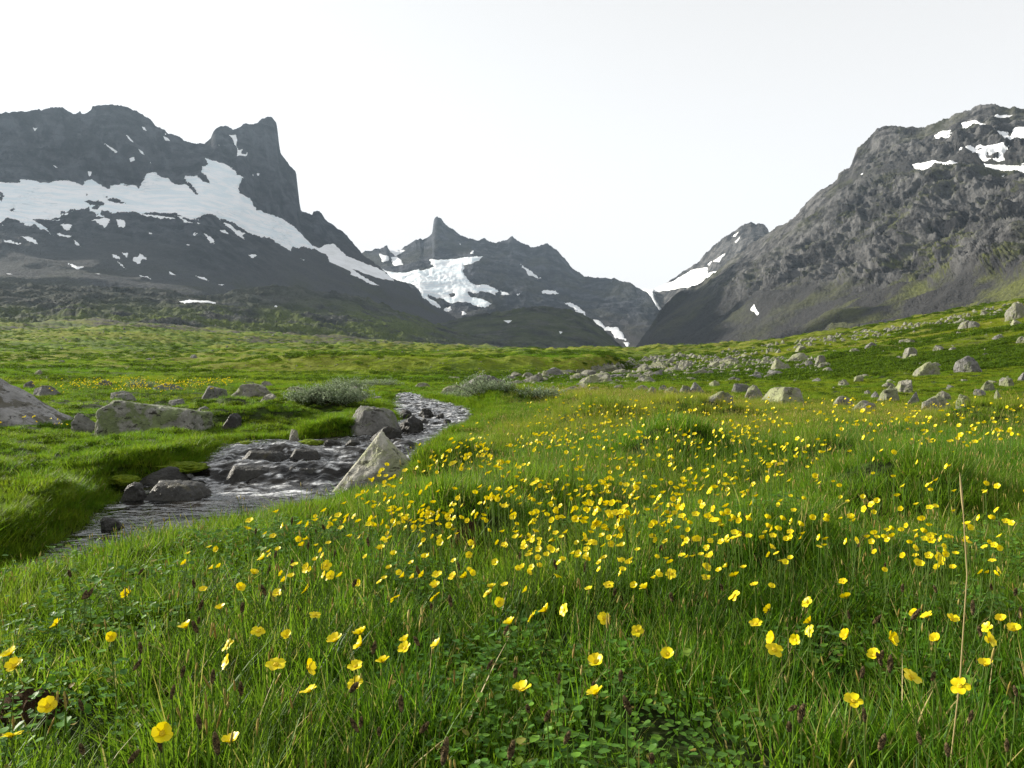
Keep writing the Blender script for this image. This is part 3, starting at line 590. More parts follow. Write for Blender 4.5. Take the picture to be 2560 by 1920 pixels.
calm = m.ramp(m.noise(m.scale(co, (1, 2.5, 1)), 1.3, 4, .6), [(0.40, 0.12), (0.60, 1.0)])
b = m.bump(m.math('MULTIPLY', h, calm), 0.36, 0.05)
bed = m.mix(m.ramp(m.noise(co, 3.0, 4, .6), [(0.4, 0.0), (0.65, 1.0)]), (0.006, 0.006, 0.006), (0.024, 0.021, 0.016))
foamn = m.math('MULTIPLY', m.attr("foam"), m.ramp(m.noise(m.scale(co, (1, 1.6, 1)), 26.0, 5, .75), [(0.38, 0.1), (0.58, 1.0)]))
c = m.mix(foamn, bed, (0.78, 0.80, 0.82))
rough = m.math('ADD', 0.045, m.math('MULTIPLY', foamn, 0.6))
M['water'] = m.done(m.principled(c, rough, 0.5, b, IOR=1.33))
build_stream()

# ------------------------------------------------------------------ rocks
def ico(sub):
    t = (1 + 5 ** .5) / 2
    v = [(-1,t,0),(1,t,0),(-1,-t,0),(1,-t,0),(0,-1,t),(0,1,t),(0,-1,-t),(0,1,-t),(t,0,-1),(t,0,1),(-t,0,-1),(-t,0,1)]
    f = [(0,11,5),(0,5,1),(0,1,7),(0,7,10),(0,10,11),(1,5,9),(5,11,4),(11,10,2),(10,7,6),(7,1,8),(3,9,4),(3,4,2),(3,2,6),(3,6,8),(3,8,9),(4,9,5),(2,4,11),(6,2,10),(8,6,7),(9,8,1)]
    v = [Vector(p).normalized() for p in v]
    for _ in range(sub):
        cache, nf = {}, []
        def mid(a, b):
            k = (min(a, b), max(a, b))
            if k not in cache: v.append(((v[a] + v[b]) * .5).normalized()); cache[k] = len(v) - 1
            return cache[k]
        for a, b, c in f:
            x, y, z = mid(a, b), mid(b, c), mid(c, a); nf += [(a, x, z), (b, y, x), (c, z, y), (x, y, z)]
        f = nf
    return np.array([tuple(p) for p in v]), np.array(f)
ICO = {k: ico(k) for k in (2, 3, 4, 5)}
def rock_mesh(name, seed, sub=3, mat='rock', planes=None, nplanes=11, soft=14.0, noise=.05, fine=.02, box=True):
    """faceted boulder in a unit box: x,y in [-.5,.5], z in [-0.25, 1]"""
    rg = np.random.default_rng(seed); d, f = ICO[sub]
    if planes is None:
        n = rg.normal(size=(nplanes, 3)); n[:, 2] = np.abs(n[:, 2]) * 0.9 - 0.15; n /= np.linalg.norm(n, axis=1)[:, None]
        hgt = rg.uniform(.70, 1.0, nplanes) * (1 - .28 * n[:, 2])
        n = np.vstack([n, [[0, 0, -1]]]); hgt = np.append(hgt, .8)
    else:
        n = np.array([p[:3] for p in planes], float); n /= np.linalg.norm(n, axis=1)[:, None]; hgt = np.array([p[3] for p in planes])
    q = np.maximum(d @ n.T, 1e-3) / hgt                      # 1/r for each plane
    inv = (np.sum(q ** soft, 1)) ** (1 / soft)
    p = d / inv[:, None]
    s = float(seed % 97)
    p = p * (1 + noise * fbm(p[:, 0] * 1.7 + s, p[:, 1] * 1.7, p[:, 2] * 1.7, 3) + fine * ridged(p[:, 0] * 5 + s, p[:, 1] * 5, p[:, 2] * 5, 3))[:, None]
    if box:
        lo, hi = p.min(0), p.max(0)
        p[:, :2] = (p[:, :2] - (lo + hi)[:2] / 2) / (hi - lo)[:2]
        p[:, 2] = (p[:, 2] - lo[2]) / (hi[2] - lo[2]) * 1.25 - .25
    return mesh_np(name, p, f, sub > 3, [M[mat]])
def rock_mat(name, base_a, base_b, lichen, lich_amt, dark_amt, rough=0.9, sc=1.0, rust=0.0):
    m = NM(name); oi = m.n("ShaderNodeObjectInfo"); co = m.n("ShaderNodeVectorMath", operation='ADD')
    geo = m.n("ShaderNodeNewGeometry"); m.l(geo.outputs["Position"], co.inputs[0]); m.l(oi.outputs["Location"], co.inputs[1]); co = co.outputs[0]
    n1 = m.noise(co, 2.2 * sc, 6, .65); n2 = m.noise(co, 9.0 * sc, 5, .7); n3 = m.noise(co, 40.0 * sc, 3, .7)
    c = m.ramp(m.math('ADD', m.math('MULTIPLY', n1, .45), m.math('ADD', m.math('MULTIPLY', n2, .35), m.math('MULTIPLY', n3, .2))), [(0.42, base_a), (0.58, base_b)])
    lm = m.ramp(m.noise(co, 3.5 * sc, 6, .72, .5), [(0.60 - .22 * lich_amt, 0.0), (0.66 - .2 * lich_amt, 1.0)])
    c = m.mix(m.math('MULTIPLY', lm, 0.8), c, m.mix(m.ramp(n2, [(0.4, 0.0), (0.6, 1.0)]), lichen, tuple(.6 * v for v in lichen)))
    dm = m.ramp(m.noise(m.scale(co, (1, 1, 2.2)), 6.5 * sc, 6, .75, .3), [(0.555, 0.0), (0.61, dark_amt)])
    c = m.mix(dm, c, (0.03, 0.028, 0.022))
    c = m.mix(m.math('MULTIPLY', oi.outputs["Random"], 0.35), c, m.mix(0.5, c, (0.10, 0.10, 0.09)))
    c = m.mix(1.0, c, (0.78, 0.77, 0.73), 'MULTIPLY')
    b = m.bump(m.math('ADD', n2, m.math('MULTIPLY', n3, .15)), 0.8, 0.06 / sc)
    return m.done(m.principled(c, rough, 0.3, b))
M['rock'] = rock_mat("lichen_rock", (0.17, 0.168, 0.15), (0.36, 0.355, 0.32), (0.30, 0.335, 0.17), .55, .8)
M['rock_pale'] = rock_mat("pale_rock", (0.20, 0.195, 0.17), (0.40, 0.39, 0.35), (0.36, 0.40, 0.20), .75, .7)
M['rock_grey'] = rock_mat("grey_rock", (0.13, 0.13, 0.13), (0.30, 0.30, 0.30), (0.20, 0.23, 0.13), .35, .95)
M['rock_lichen'] = rock_mat("green_lichen_rock", (0.20, 0.20, 0.185), (0.40, 0.40, 0.38), (0.20, 0.27, 0.09), .75, .95)
M['rock_wet'] = rock_mat("wet_rock", (0.016, 0.016, 0.016), (0.055, 0.054, 0.052), (0.10, 0.09, 0.05), .15, .8, .55)
M['rock_streak'] = rock_mat("streaked_rock", (0.22, 0.22, 0.23), (0.44, 0.44, 0.45), (0.10, 0.09, 0.05), .45, .95, .9, .8)
M['rock_hero'] = rock_mat("bleached_rock", (0.36, 0.35, 0.31), (0.66, 0.65, 0.59), (0.46, 0.50, 0.28), .7, .8)
M['rock_far'] = rock_mat("far_rock", (0.16, 0.16, 0.145), (0.36, 0.355, 0.32), (0.28, 0.31, 0.17), .5, .7, .9, .35)

ROCKS = []      # (x, y, rx) footprints, so that grass keeps off the stone
VAR = {}
def variant(mat, k, sub):
    key = (mat, k, sub)
    if key not in VAR:
        VAR[key] = rock_mesh("boulder", 100 + 37 * k, sub, mat, None, 11 + k % 6, 18 + 6 * (k % 4), .12, .045 if sub > 2 else .03)
    return VAR[key]
def put_rock(x0, x1, yt, yb, mat, label, name="boulder", k=None, sub=3, rz=None, mesh=None, depth=.85, sink=.0, group=None, Y=None, cat="boulder", tilt=(0, 0)):
    cx = .5 * (x0 + x1)
    if Y is None: X, Y, Z = hit(cx, yb)
    else: X = (cx - CX) / F * Y; Z = HC + (HY - yb) / F * Y
    w = (x1 - x0) / F * Y; h = (yb - yt) / F * Y; dp = w * depth
    Y2 = Y + dp * .42; X2 = (cx - CX) / F * Y2
    w *= Y2 / Y; h *= Y2 / Y
    zt = HC + (HY - yt) / F * Y2                                    # top of the stone on its sight line
    zb = zt - h * 1.02 - sink * h
    if mesh is None: mesh = variant(mat, random.randrange(10) if k is None else k, sub)
    rz = (0 if mesh.name.startswith("hero") else random.choice((0, math.pi / 2, math.pi, -math.pi / 2)) + random.uniform(-.25, .25)) if rz is None else rz
    quarter = abs(math.sin(rz)) > .7
    o = obj(name, mesh, None, (X2, Y2, zb), (tilt[0], tilt[1], rz), (dp if quarter else w, w if quarter else dp, h))
    tag(o, label, cat, group)
    ROCKS.append((X2, Y2, .46 * max(w, .1)))
    if group: LOCATE.append((o, cx, .5 * (yt + yb), "grey stone" if mat in ('rock_grey', 'rock_wet') else "pale lichen stone", "rock"))
    return o
# --- boulders left of the stream
big_left = rock_mesh("hero_a", 5, 5, 'rock_streak', [(-.25,-.55,.75,.62),(.42,-.30,.80,.55),(-.9,-.2,.2,1.0),(.95,.1,.12,1.15),(.1,-1,.12,.55),(0,1,.2,.6),(.55,.1,.75,.62),(0,0,-1,.5)], 0, 18, .05, .02)
put_rock(-230, 195, 935, 1092, 'rock_grey', "huge pale grey boulder with dark mossy streaks, cut by the left edge", mesh=big_left, Y=10.4, depth=.7)
lich = rock_mesh("hero_b", 8, 5, 'rock_lichen', [(-1,-.15,.12,1.22),(1,-.1,.08,1.25),(0,-1,.10,.55),(0,1,.1,.6),(.11,.10,.98,.46),(-.55,-.1,.85,.95),(.16,-.62,.78,.66),(0,0,-1,.5)], 0, 34, .05, .03)
put_rock(248, 518, 996, 1096, 'rock_lichen', "long block-shaped boulder covered in green lichen on the left bank", mesh=lich, Y=9.7, depth=.55)
put_rock(183, 256, 1030, 1092, 'rock_grey', "dark rough rock wedged between the huge boulder and the lichen block", k=2, sub=4, Y=10.2)
put_rock(234, 262, 1040, 1092, 'rock', "thin upright stone flake leaning on the lichen block's left end", k=4, sub=3, Y=9.75)
wedge = rock_mesh("hero_c", 12, 4, 'rock_grey', [(-.75,-.35,.62,.62),(.9,-.3,.12,.72),(0,-1,.25,.55),(.2,.9,.3,.6),(.15,.05,1,.62),(0,0,-1,.5)], 0, 22, .04, .02)
put_rock(474, 572, 963, 1012, 'rock_grey', "wedge-shaped grey boulder behind the lichen block", mesh=wedge, Y=15.6)
put_rock(566, 684, 957, 994, 'rock', "broad flat-topped boulder behind the grey wedge boulder", k=3, sub=4, rz=.1)
put_rock(652, 702, 984, 1003, 'rock_pale', "small pale tilted slab before the broad flat-topped boulder", k=5, rz=.2)
put_rock(655, 684, 952, 968, 'rock', "small rounded stone behind the broad flat-topped boulder", k=6)
put_rock(75, 148, 963, 993, 'rock_grey', "low grey slab beside the yellow flower strip", k=7, rz=.1)
put_rock(56, 88, 951, 972, 'rock_grey', "rounded dark stone behind the low grey slab", k=1)
put_rock(274, 342, 976, 998, 'rock_grey', "flat grey rock among the far yellow flowers", k=8, rz=.1)
put_rock(418, 468, 996, 1018, 'rock_grey', "low mossy stone left of the grey wedge boulder", k=9)
put_rock(384, 476, 957, 977, 'rock_grey', "flat grey outcrop at the back of the yellow flower strip", k=0, rz=.05)
put_rock(236, 292, 948, 966, 'rock_grey', "long dark outcrop in the plain behind the yellow strip", k=2, rz=0.)
put_rock(704, 768, 966, 980, 'rock_pale', "pair of flat pale slabs right of the broad boulder", k=3, rz=0.)
put_rock(86, 108, 924, 940, 'rock_pale', "lone pale stone on the green plain at far left", k=4)
put_rock(866, 908, 965, 990, 'rock', "rounded grey stone half hidden in the willow shrub", k=5)
put_rock(555, 604, 1032, 1072, 'rock_wet', "dark peaty rock in the hollow right of the lichen block", k=6)
put_rock(490, 540, 1015, 1030, 'rock_grey', "half sunken grey stone in the mossy hummocks", k=7)
put_rock(905, 935, 985, 1000, 'rock_grey', "small stone right of the willow shrub", k=8)
put_rock(925, 960, 990, 1003, 'rock_grey', "dark stone at the top of the little waterfall", k=9)
# --- stones in and beside the stream
hero = rock_mesh("hero_d", 21, 5, 'rock_hero',
   [(-.72,-.06,.69,.33),(.66,-.05,.75,.67),(.80,-.10,-.58,.86),(-.30,-.76,.57,.40),(.42,-.80,.40,.62),(0,1,.1,.5),(-.55,-.80,-.1,.95),(.1,-.95,-.3,.62),(0,0,-1,.72)], 0, 34, .04, .03)
put_rock(806, 1036, 1078, 1224, 'rock_pale', "pale triangular boulder leaning out of the stream, lichen on its face", mesh=hero, Y=6.95, depth=.5)
flat = rock_mesh("hero_e", 31, 4, 'rock_wet', [(-.8,-.2,.5,1.0),(.9,-.2,.4,1.0),(0,-.9,.5,.6),(0,.9,.4,.6),(.08,-.1,1,.45),(.4,-.4,.8,.62),(0,0,-1,.5)], 0, 14, .09, .04)
put_rock(835, 985, 1205, 1248, 'rock_wet', "flat wet slab at the foot of the pale triangular boulder", mesh=flat, Y=6.45)
dome = rock_mesh("hero_f", 41, 4, 'rock_wet', None, 16, 8, .09, .04)
put_rock(843, 1012, 1013, 1096, 'rock_grey', "large dark speckled boulder on the far stream bank", mesh=rock_mesh("hero_g", 43, 4, 'rock_grey', [(-.7,-.3,.6,.85),(.75,-.3,.55,.95),(0,-.95,.3,.6),(0,.9,.4,.6),(.05,0,1,.55),(.4,-.5,.7,.72),(-.5,-.6,.5,.75),(0,0,-1,.5)], 0, 12, .07, .05), Y=9.45)
put_rock(998, 1062, 1038, 1082, 'rock_wet', "wet rounded rock right of the large dark boulder", k=1, sub=4, Y=9.9)
put_rock(918, 1008, 1062, 1102, 'rock_wet', "wet ridge of rock below the large dark boulder", k=2, sub=4, Y=8.95, rz=.2)
put_rock(332, 468, 1166, 1216, 'rock_wet', "dark mossy-topped rock in the left stream bank", mesh=dome, Y=7.15)
put_rock(303, 372, 1206, 1250, 'rock_wet', "dark wet rock at the left end of the bank ledge", k=3, sub=4, Y=6.5)
put_rock(356, 524, 1202, 1252, 'rock_wet', "long striped wet rock ledge beside the plunge pool", mesh=flat, Y=6.5, rz=.05)
put_rock(812, 858, 1097, 1118, 'rock_wet', "small dark stone at the tip of the grassy islet", k=4, Y=8.55)
put_rock(858, 906, 1098, 1116, 'rock_wet', "low wet stone right of the islet's tip", k=5, Y=8.6)
put_rock(722, 752, 1072, 1100, 'rock', "lichen-spotted stone left of the grassy islet", k=6, Y=8.9)
put_rock(996, 1048, 1002, 1030, 'rock_wet', "dark angular rock beside the little waterfall", k=7, Y=14.2)
put_rock(1088, 1160, 1006, 1034, 'rock_pale', "pale slanting slab on the right stream bank", k=8, rz=.2, Y=13.4)
put_rock(1112, 1180, 1016, 1044, 'rock_grey', "grey rounded boulder before the pale slanting slab", k=9, Y=12.9)
put_rock(1062, 1112, 1028, 1054, 'rock_wet', "square dark rock standing in the upper riffle", k=0, Y=12.4)
put_rock(1172, 1208, 1020, 1042, 'rock_wet', "dark stone at the right end of the upper riffle", k=1, Y=12.9)
put_rock(1060, 1082, 1008, 1026, 'rock', "small lichen stone above the upper riffle", k=2, Y=14.0)
put_rock(1105, 1150, 985, 1008, 'rock', "clustered pale stones behind the slanting slab", k=3, Y=15.5)
put_rock(250, 305, 1292, 1322, 'rock_wet', "low wet stone at the foot of the left grassy bank", k=4, Y=5.4)
put_rock(1030, 1075, 1052, 1074, 'rock_wet', "half drowned rock in the narrow upper run", k=5, Y=11.6)
put_rock(955, 1000, 1036, 1056, 'rock_wet', "dark stone tucked behind the large dark boulder", k=6, Y=12.9)
put_rock(505, 560, 1096, 1122, 'rock_wet', "dark rock peeping from the bank right of the lichen block", k=8, Y=8.7)
for a, b_, c_, d_, Y_, lb in [(548,705,1158,1212,7.35,"left dark ledge of the lower water step"),(690,836,1156,1208,7.4,"right dark ledge of the lower water step, beside the pale boulder"),(596,722,1120,1154,8.0,"dark ledge under the upper water step"),(716,806,1116,1150,8.1,"small dark hump at the upper water step's right")]:
    put_rock(a, b_, c_ + 6, d_, 'rock_wet', lb, mesh=flat, Y=Y_, rz=random.uniform(-.2, .2), depth=.45)
for i in range(20):
    px, py = random.uniform(985, 1190), random.uniform(1008, 1085)
    w = random.uniform(18, 42); Yw = 2000 * (HC + .10) / (py - HY)
    if py > 1040 and px > 1130: continue
    put_rock(px - w / 2, px + w / 2, py - w * .45, py, 'rock_wet', "small dark wet stone breaking the upper riffle", k=i % 10, Y=Yw, group="stones of the upper riffle")
# --- middle distance
put_rock(1132, 1262, 934, 978, 'rock_grey', "biggest grey boulder in the middle of the valley floor", k=2, sub=4, rz=.2)
put_rock(1096, 1152, 962, 986, 'rock', "rounded stones left of the biggest grey boulder", k=4)
put_rock(1028, 1078, 956, 970, 'rock_pale', "flat pale stone on the grass left of the biggest grey boulder", k=3, rz=0.)
put_rock(1354, 1376, 926, 946, 'rock_pale', "lone upright stone before the shaded grassy terrace", k=6)
put_rock(1468, 1545, 932, 962, 'rock_pale', "pale mossy outcrop hump in the rock field", k=5)
for i, (a, b_, c_, d_, lb) in enumerate([
  (1362,1394,963,984,"left stone of the row at the meadow's far edge"),(1406,1458,964,983,"flat lichen stone in the row at the meadow's far edge"),(1446,1476,956,976,"upright stone behind the flat lichen stone of the row"),(1464,1502,967,983,"right flat stone of the row at the meadow's far edge"),
  (1528,1558,961,977,"single square stone right of the flat stone row"),(1578,1625,962,985,"slanting slab at the left end of the dark boulder heap"),(1610,1646,966,990,"pale green boulder at the front of the dark boulder heap"),(1646,1672,962,980,"small grey block in the dark boulder heap"),
  (1662,1698,966,988,"dark rounded boulder in the middle of the heap"),(1698,1730,962,987,"split boulder in the heap beside the dark rounded one"),(1720,1772,954,986,"darkest big boulder at the heap's right end"),(1772,1800,950,968,"small boulder atop the heap's right end"),
  (1758,1830,976,1008,"low pale dome boulder left of the large lit boulder"),(1826,1884,958,984,"greenish boulder behind the low pale dome"),(1856,1908,962,1000,"grey boulder touching the large lit boulder"),(1870,1895,985,1004,"small pale stone at the grey boulder's foot")]):
    put_rock(a, b_, c_, d_, ['rock', 'rock_pale', 'rock_grey'][(i * 2) % 3], lb, k=i % 10)
lit = rock_mesh("hero_h", 51, 4, 'rock_pale', [(-.75,-.35,.55,.62),(.95,-.1,.25,.95),(.15,-.9,.45,.62),(0,.9,.3,.6),(.08,.1,1,.52),(-.3,-.1,.9,.60),(0,0,-1,.5)], 0, 16, .05, .025)
put_rock(1902, 2012, 966, 1012, 'rock_pale', "large lit boulder with flat top at the right meadow's edge", mesh=lit)
RR = [(1924,1980,893,928,"pale boulder high on the slope above the large lit boulder"),(2034,2064,887,912,"dark pointed stone on the slope with a slab below it"),(2012,2036,900,918,"small stone left of the dark pointed stone"),(2040,2080,905,922,"tilted slab below the dark pointed stone"),
 (2278,2345,903,942,"two-tone boulder with a smaller one behind, mid right slope"),(2318,2352,905,922,"flat boulder behind the two-tone boulder"),(2390,2450,888,933,"tall angular boulder casting a long shadow on the right slope"),(2330,2365,862,880,"low pale boulder above the two-tone boulder"),
 (2080,2142,988,1022,"dark tilted boulder at the left of the front row"),(2128,2192,1000,1030,"pale half buried boulder in the front row's grass"),(2178,2200,978,998,"grey rock behind the pale half buried boulder"),(2194,2250,970,1008,"round boulder with dark right side in the front row"),(2236,2282,948,982,"egg-shaped boulder perched above the front row"),
 (2206,2240,955,970,"long flat stone left of the egg-shaped boulder"),(2258,2304,978,1016,"upright pointed boulder in the front row"),(2298,2372,988,1030,"wide pale slab in the front row, nearest the meadow"),(2338,2374,976,1002,"knob-shaped stone atop the wide pale slab"),(2388,2432,984,1018,"dark boulder right of the wide pale slab"),
 (2438,2470,972,994,"small grey boulder below the pale round one"),(2450,2486,952,978,"pale round boulder on the right slope's foot"),(2484,2512,974,1002,"reddish upright stone in the right front row"),(2502,2540,943,970,"pale round boulder near the right edge"),(2542,2575,930,955,"reddish boulder cut by the right edge"),
 (2516,2575,755,800,"huge boulder on the skyline at the right edge"),(2522,2570,797,816,"flat boulder under the skyline boulder at the right edge"),(2540,2570,840,858,"grey boulder at the right edge below the skyline"),(2485,2512,835,852,"knobbly pale boulder on the upper right slope"),(2245,2290,846,860,"flat pale slab below the right skyline"),
 (2130,2156,937,957,"egg grey stone alone on the mid slope"),(2095,2125,948,966,"mossy double stone left of the egg grey stone"),(2030,2058,944,956,"dark flat stone on the lower mid slope"),(2252,2290,868,896,"ribbed pale boulder on the upper slope"),(2270,2292,884,898,"small stone at the ribbed boulder's foot"),
 (2120,2150,870,884,"flat stone with dark top below the skyline slabs"),(2160,2190,855,870,"low dark hump stone on the mid slope"),(2150,2175,935,942,"thin white stone on the mid slope"),(1985,2020,862,880,"grey wedge stone under the skyline at slope's left"),(2395,2430,800,822,"block stack on the skyline, left of the huge boulder"),(2425,2455,802,822,"leaning block beside the skyline block stack"),
 (2160,2178,975,988,"small stone in front of the mossy double stone"),(2210,2235,962,978,"grey cobble left below the egg-shaped boulder"),(2370,2392,868,880,"small pale stone above the tall angular boulder")]
for i, (a, b_, c_, d_, lb) in enumerate(RR):
    put_rock(a, b_, c_, d_, ['rock_pale', 'rock', 'rock_grey', 'rock'][i % 4], lb, k=(i * 3) % 10)
# --- unnamed stones of the rock fields
def scatter_field(n, region, size, mat, label, group, sub=2, seed=0):
    rg = random.Random(seed); c = 0
    while c < n:
        px, py = rg.uniform(region[0], region[1]), rg.uniform(region[2], region[3])
        if region[4] is not None and not region[4](px, py): continue
        w = size * min(rg.lognormvariate(-.15, .45), 2.2) * (.45 + .75 * (py - 800) / 190 if py > 800 else .45); h = w * rg.uniform(.3, .62)
        put_rock(px - w / 2, px + w / 2, py - h, py, rg.choice(mat), label, k=rg.randrange(10), sub=3 if w > 18 else sub, group=group, sink=.3); c += 1
crest = lambda px: np.interp(px, [1560, 1700, 1900, 2100, 2300, 2450, 2560], [890, 884, 862, 833, 803, 772, 750])
field = lambda px, py: abs(py - np.interp(px, [1260, 1450, 1560, 1700, 1850, 2000], [958, 948, 935, 922, 925, 915])) < np.interp(px, [1260, 1450, 1600, 1750, 2000], [10, 22, 34, 34, 22])
scatter_field(118, (1270, 2080, 892, 988, field), 36, ['rock', 'rock_pale', 'rock_grey', 'rock'], "grey lichen boulder in the jumbled rock field beyond the meadow", "boulders of the valley rock field", 2, 1)
ridge_f = lambda px, py: 4 < py - crest(px) < 26
scatter_field(44, (1880, 2560, 750, 900, ridge_f), 30, ['rock_pale', 'rock', 'rock_pale'], "pale flat slab among the stones along the right slope's crest", "slabs along the right crest", 2, 2)
slope_f = lambda px, py: py - crest(px) > 30
scatter_field(30, (1980, 2560, 800, 985, slope_f), 22, ['rock_pale', 'rock', 'rock_grey'], "small pale stone scattered on the grassy right slope", "stones on the right slope", 2, 3)
scatter_field(22, (0, 1250, 845, 962, None), 15, ['rock_grey', 'rock'], "small grey stone dotted on the green left plain", "stones on the left plain", 2, 4)
scatter_field(12, (1020, 1400, 945, 975, None), 20, ['rock', 'rock_grey', 'rock_pale'], "low stone around the biggest grey boulder", "stones around the biggest boulder", 2, 5)

# ------------------------------------------------------------------ scatter helper: point cloud + instances for uncountable growth
PROTO = {}
def proto_collection(name, meshes):
    c = bpy.data.collections.new(name)
    for i, me in enumerate(meshes):
        o = bpy.data.objects.new("%s_%02d" % (name, i), me); c.objects.link(o)
    return c
def scatter(name, label, coll, nvar, P, rz, scl, tint, tilt=None, kind="stuff", idx=None):
    n = len(P); me = bpy.data.meshes.new(name); me.vertices.add(n); me.vertices.foreach_set("co", np.asarray(P, np.float32).ravel())
    rot = np.zeros((n, 3), np.float32)
    if tilt is not None: rot[:, :2] = tilt
    rot[:, 2] = rz
    a = me.attributes.new("rot", 'FLOAT_VECTOR', 'POINT'); a.data.foreach_set("vector", rot.ravel())
    s = np.asarray(scl, np.float32)
    if s.ndim == 1: s = np.repeat(s[:, None], 3, 1)
    a = me.attributes.new("scl", 'FLOAT_VECTOR', 'POINT'); a.data.foreach_set("vector", s.astype(np.float32).ravel())
    a = me.attributes.new("tint", 'FLOAT', 'POINT'); a.data.foreach_set("value", np.asarray(tint, np.float32))
    a = me.attributes.new("pick", 'INT', 'POINT'); a.data.foreach_set("value", (rng.integers(0, nvar, n) if idx is None else idx).astype(np.int32))
    me.update()
    o = obj(name, me); tag(o, label, None, None, kind)
    g = bpy.data.node_groups.new(name + "_scatter", 'GeometryNodeTree')
    g.interface.new_socket("Geometry", in_out='INPUT', socket_type='NodeSocketGeometry'); g.interface.new_socket("Geometry", in_out='OUTPUT', socket_type='NodeSocketGeometry')
    N_ = g.nodes; gi = N_.new("NodeGroupInput"); go = N_.new("NodeGroupOutput"); iop = N_.new("GeometryNodeInstanceOnPoints"); ci = N_.new("GeometryNodeCollectionInfo")
    ci.inputs["Collection"].default_value = coll; ci.inputs["Separate Children"].default_value = True; ci.inputs["Reset Children"].default_value = True
    def na(nm, t):
        q = N_.new("GeometryNodeInputNamedAttribute"); q.data_type = t; q.inputs["Name"].default_value = nm; return q.outputs["Attribute"]
    Lk = g.links.new
    Lk(gi.outputs[0], iop.inputs["Points"]); Lk(ci.outputs[0], iop.inputs["Instance"]); iop.inputs["Pick Instance"].default_value = True
    Lk(na("pick", 'INT'), iop.inputs["Instance Index"]); Lk(na("rot", 'FLOAT_VECTOR'), iop.inputs["Rotation"]); Lk(na("scl", 'FLOAT_VECTOR'), iop.inputs["Scale"])
    Lk(iop.outputs[0], go.inputs[0])
    md = o.modifiers.new("scatter", 'NODES'); md.node_group = g
    return o

# stones too small and many to tell apart
pebbles = proto_collection("pebble", [rock_mesh("pebble", 700 + k, 2, 'rock_far', None, 10, 10, .08, .02) for k in range(6)])
def pebble_pts(n, region, test, smin, smax):
    out = []
    while len(out) < n:
        px, py = random.uniform(region[0], region[1]), random.uniform(region[2], region[3])
        if test is None or test(px, py): out.append((px, py))
    P, S = [], []
    for px, py in out:
        X, Y, Z = hit(px, py); w = random.uniform(smin, smax) ** 1.0 * Y / F
        P.append((X, Y, Z - .02)); S.append((w, w * random.uniform(.7, 1), w * random.uniform(.4, .7)))
    return P, S
pp, ps = [], []
for n, reg, t, a, b_ in ((1300, (1260, 2050, 880, 986), field, 5, 17), (320, (1800, 2560, 750, 900), ridge_f, 5, 14), (240, (1900, 2560, 800, 1000), slope_f, 4, 9), (320, (0, 1400, 800, 965), None, 3, 7)):
    p_, s_ = pebble_pts(n, reg, t, a, b_); pp += p_; ps += s_
scatter("scattered_stones", "countless small stones strewn over the slopes and rock field", pebbles, 6, np.array(pp), rng.uniform(0, 6.28, len(pp)), np.array(ps), rng.random(len(pp)))

# ------------------------------------------------------------------ growth: grass, leaves, moss
def blade_arrays(n, rad, lmin, lmax, w, lean, segs=3, straw=.06, rg=None, curve=.5):
    r = rad * np.sqrt(rg.random(n)); a = rg.uniform(0, 6.283, n); bx, by = r * np.cos(a), r * np.sin(a)
    ln = rg.uniform(lmin, lmax, n); az = a + rg.normal(0, 1.1, n); le = np.abs(rg.normal(lean, lean * .6, n)); cv = rg.uniform(.3, 1.3, n) * curve
    wd = w * rg.uniform(.6, 1.3, n); fa = az + rg.normal(1.57, .6, n)
    V, T = [], []
    for k in range(segs + 1):
        t = k / segs; hor = ln * (le * t + cv * t * t * le * 1.6); ver = ln * (t - .30 * cv * t * t)
        cx_, cy_ = bx + np.cos(az) * hor, by + np.sin(az) * hor
        ww = wd * (1 - t ** 1.6) * .5
        if k < segs:
            V.append(np.stack([cx_ - np.cos(fa) * ww, cy_ - np.sin(fa) * ww, ver], 1)); V.append(np.stack([cx_ + np.cos(fa) * ww, cy_ + np.sin(fa) * ww, ver], 1)); T += [t, t]
        else: V.append(np.stack([cx_, cy_, ver], 1)); T.append(t)
    nv = 2 * segs + 1; V = np.stack(V, 1)                             # n, nv, 3
    quad = np.array([[2 * k, 2 * k + 1, 2 * k + 3, 2 * k + 2] for k in range(segs - 1)]); tri = np.array([[2 * segs - 2, 2 * segs - 1, 2 * segs]])
    off = (np.arange(n) * nv)[:, None, None]
    rnd = np.repeat(np.where(rg.random(n) < straw, rg.uniform(.9, 1, n), rg.uniform(0, .82, n)), nv)
    return V.reshape(-1, 3), (quad[None] + off).reshape(-1, 4), (tri[None] + off).reshape(-1, 3), rnd, np.tile(T, n)
def clump(name, seed, parts, mats):
    """parts: list of (V, quads, tris, rnd, t, material index)"""
    V, Q, T_, Rn, Tt, mq, mt = [], [], [], [], [], [], []; o = 0
    for v, q, t, r, tt, mi in parts:
        V.append(v); Rn.append(r); Tt.append(tt)
        if len(q): Q.append(q + o); mq += [mi] * len(q)
        if len(t): T_.append(t + o); mt += [mi] * len(t)
        o += len(v)
    fl = ([np.concatenate(Q)] if Q else []) + ([np.concatenate(T_)] if T_ else [])
    return mesh_np(name, np.concatenate(V), fl, True, mats, dict(rnd=np.concatenate(Rn), tip=np.concatenate(Tt)), mq + mt)
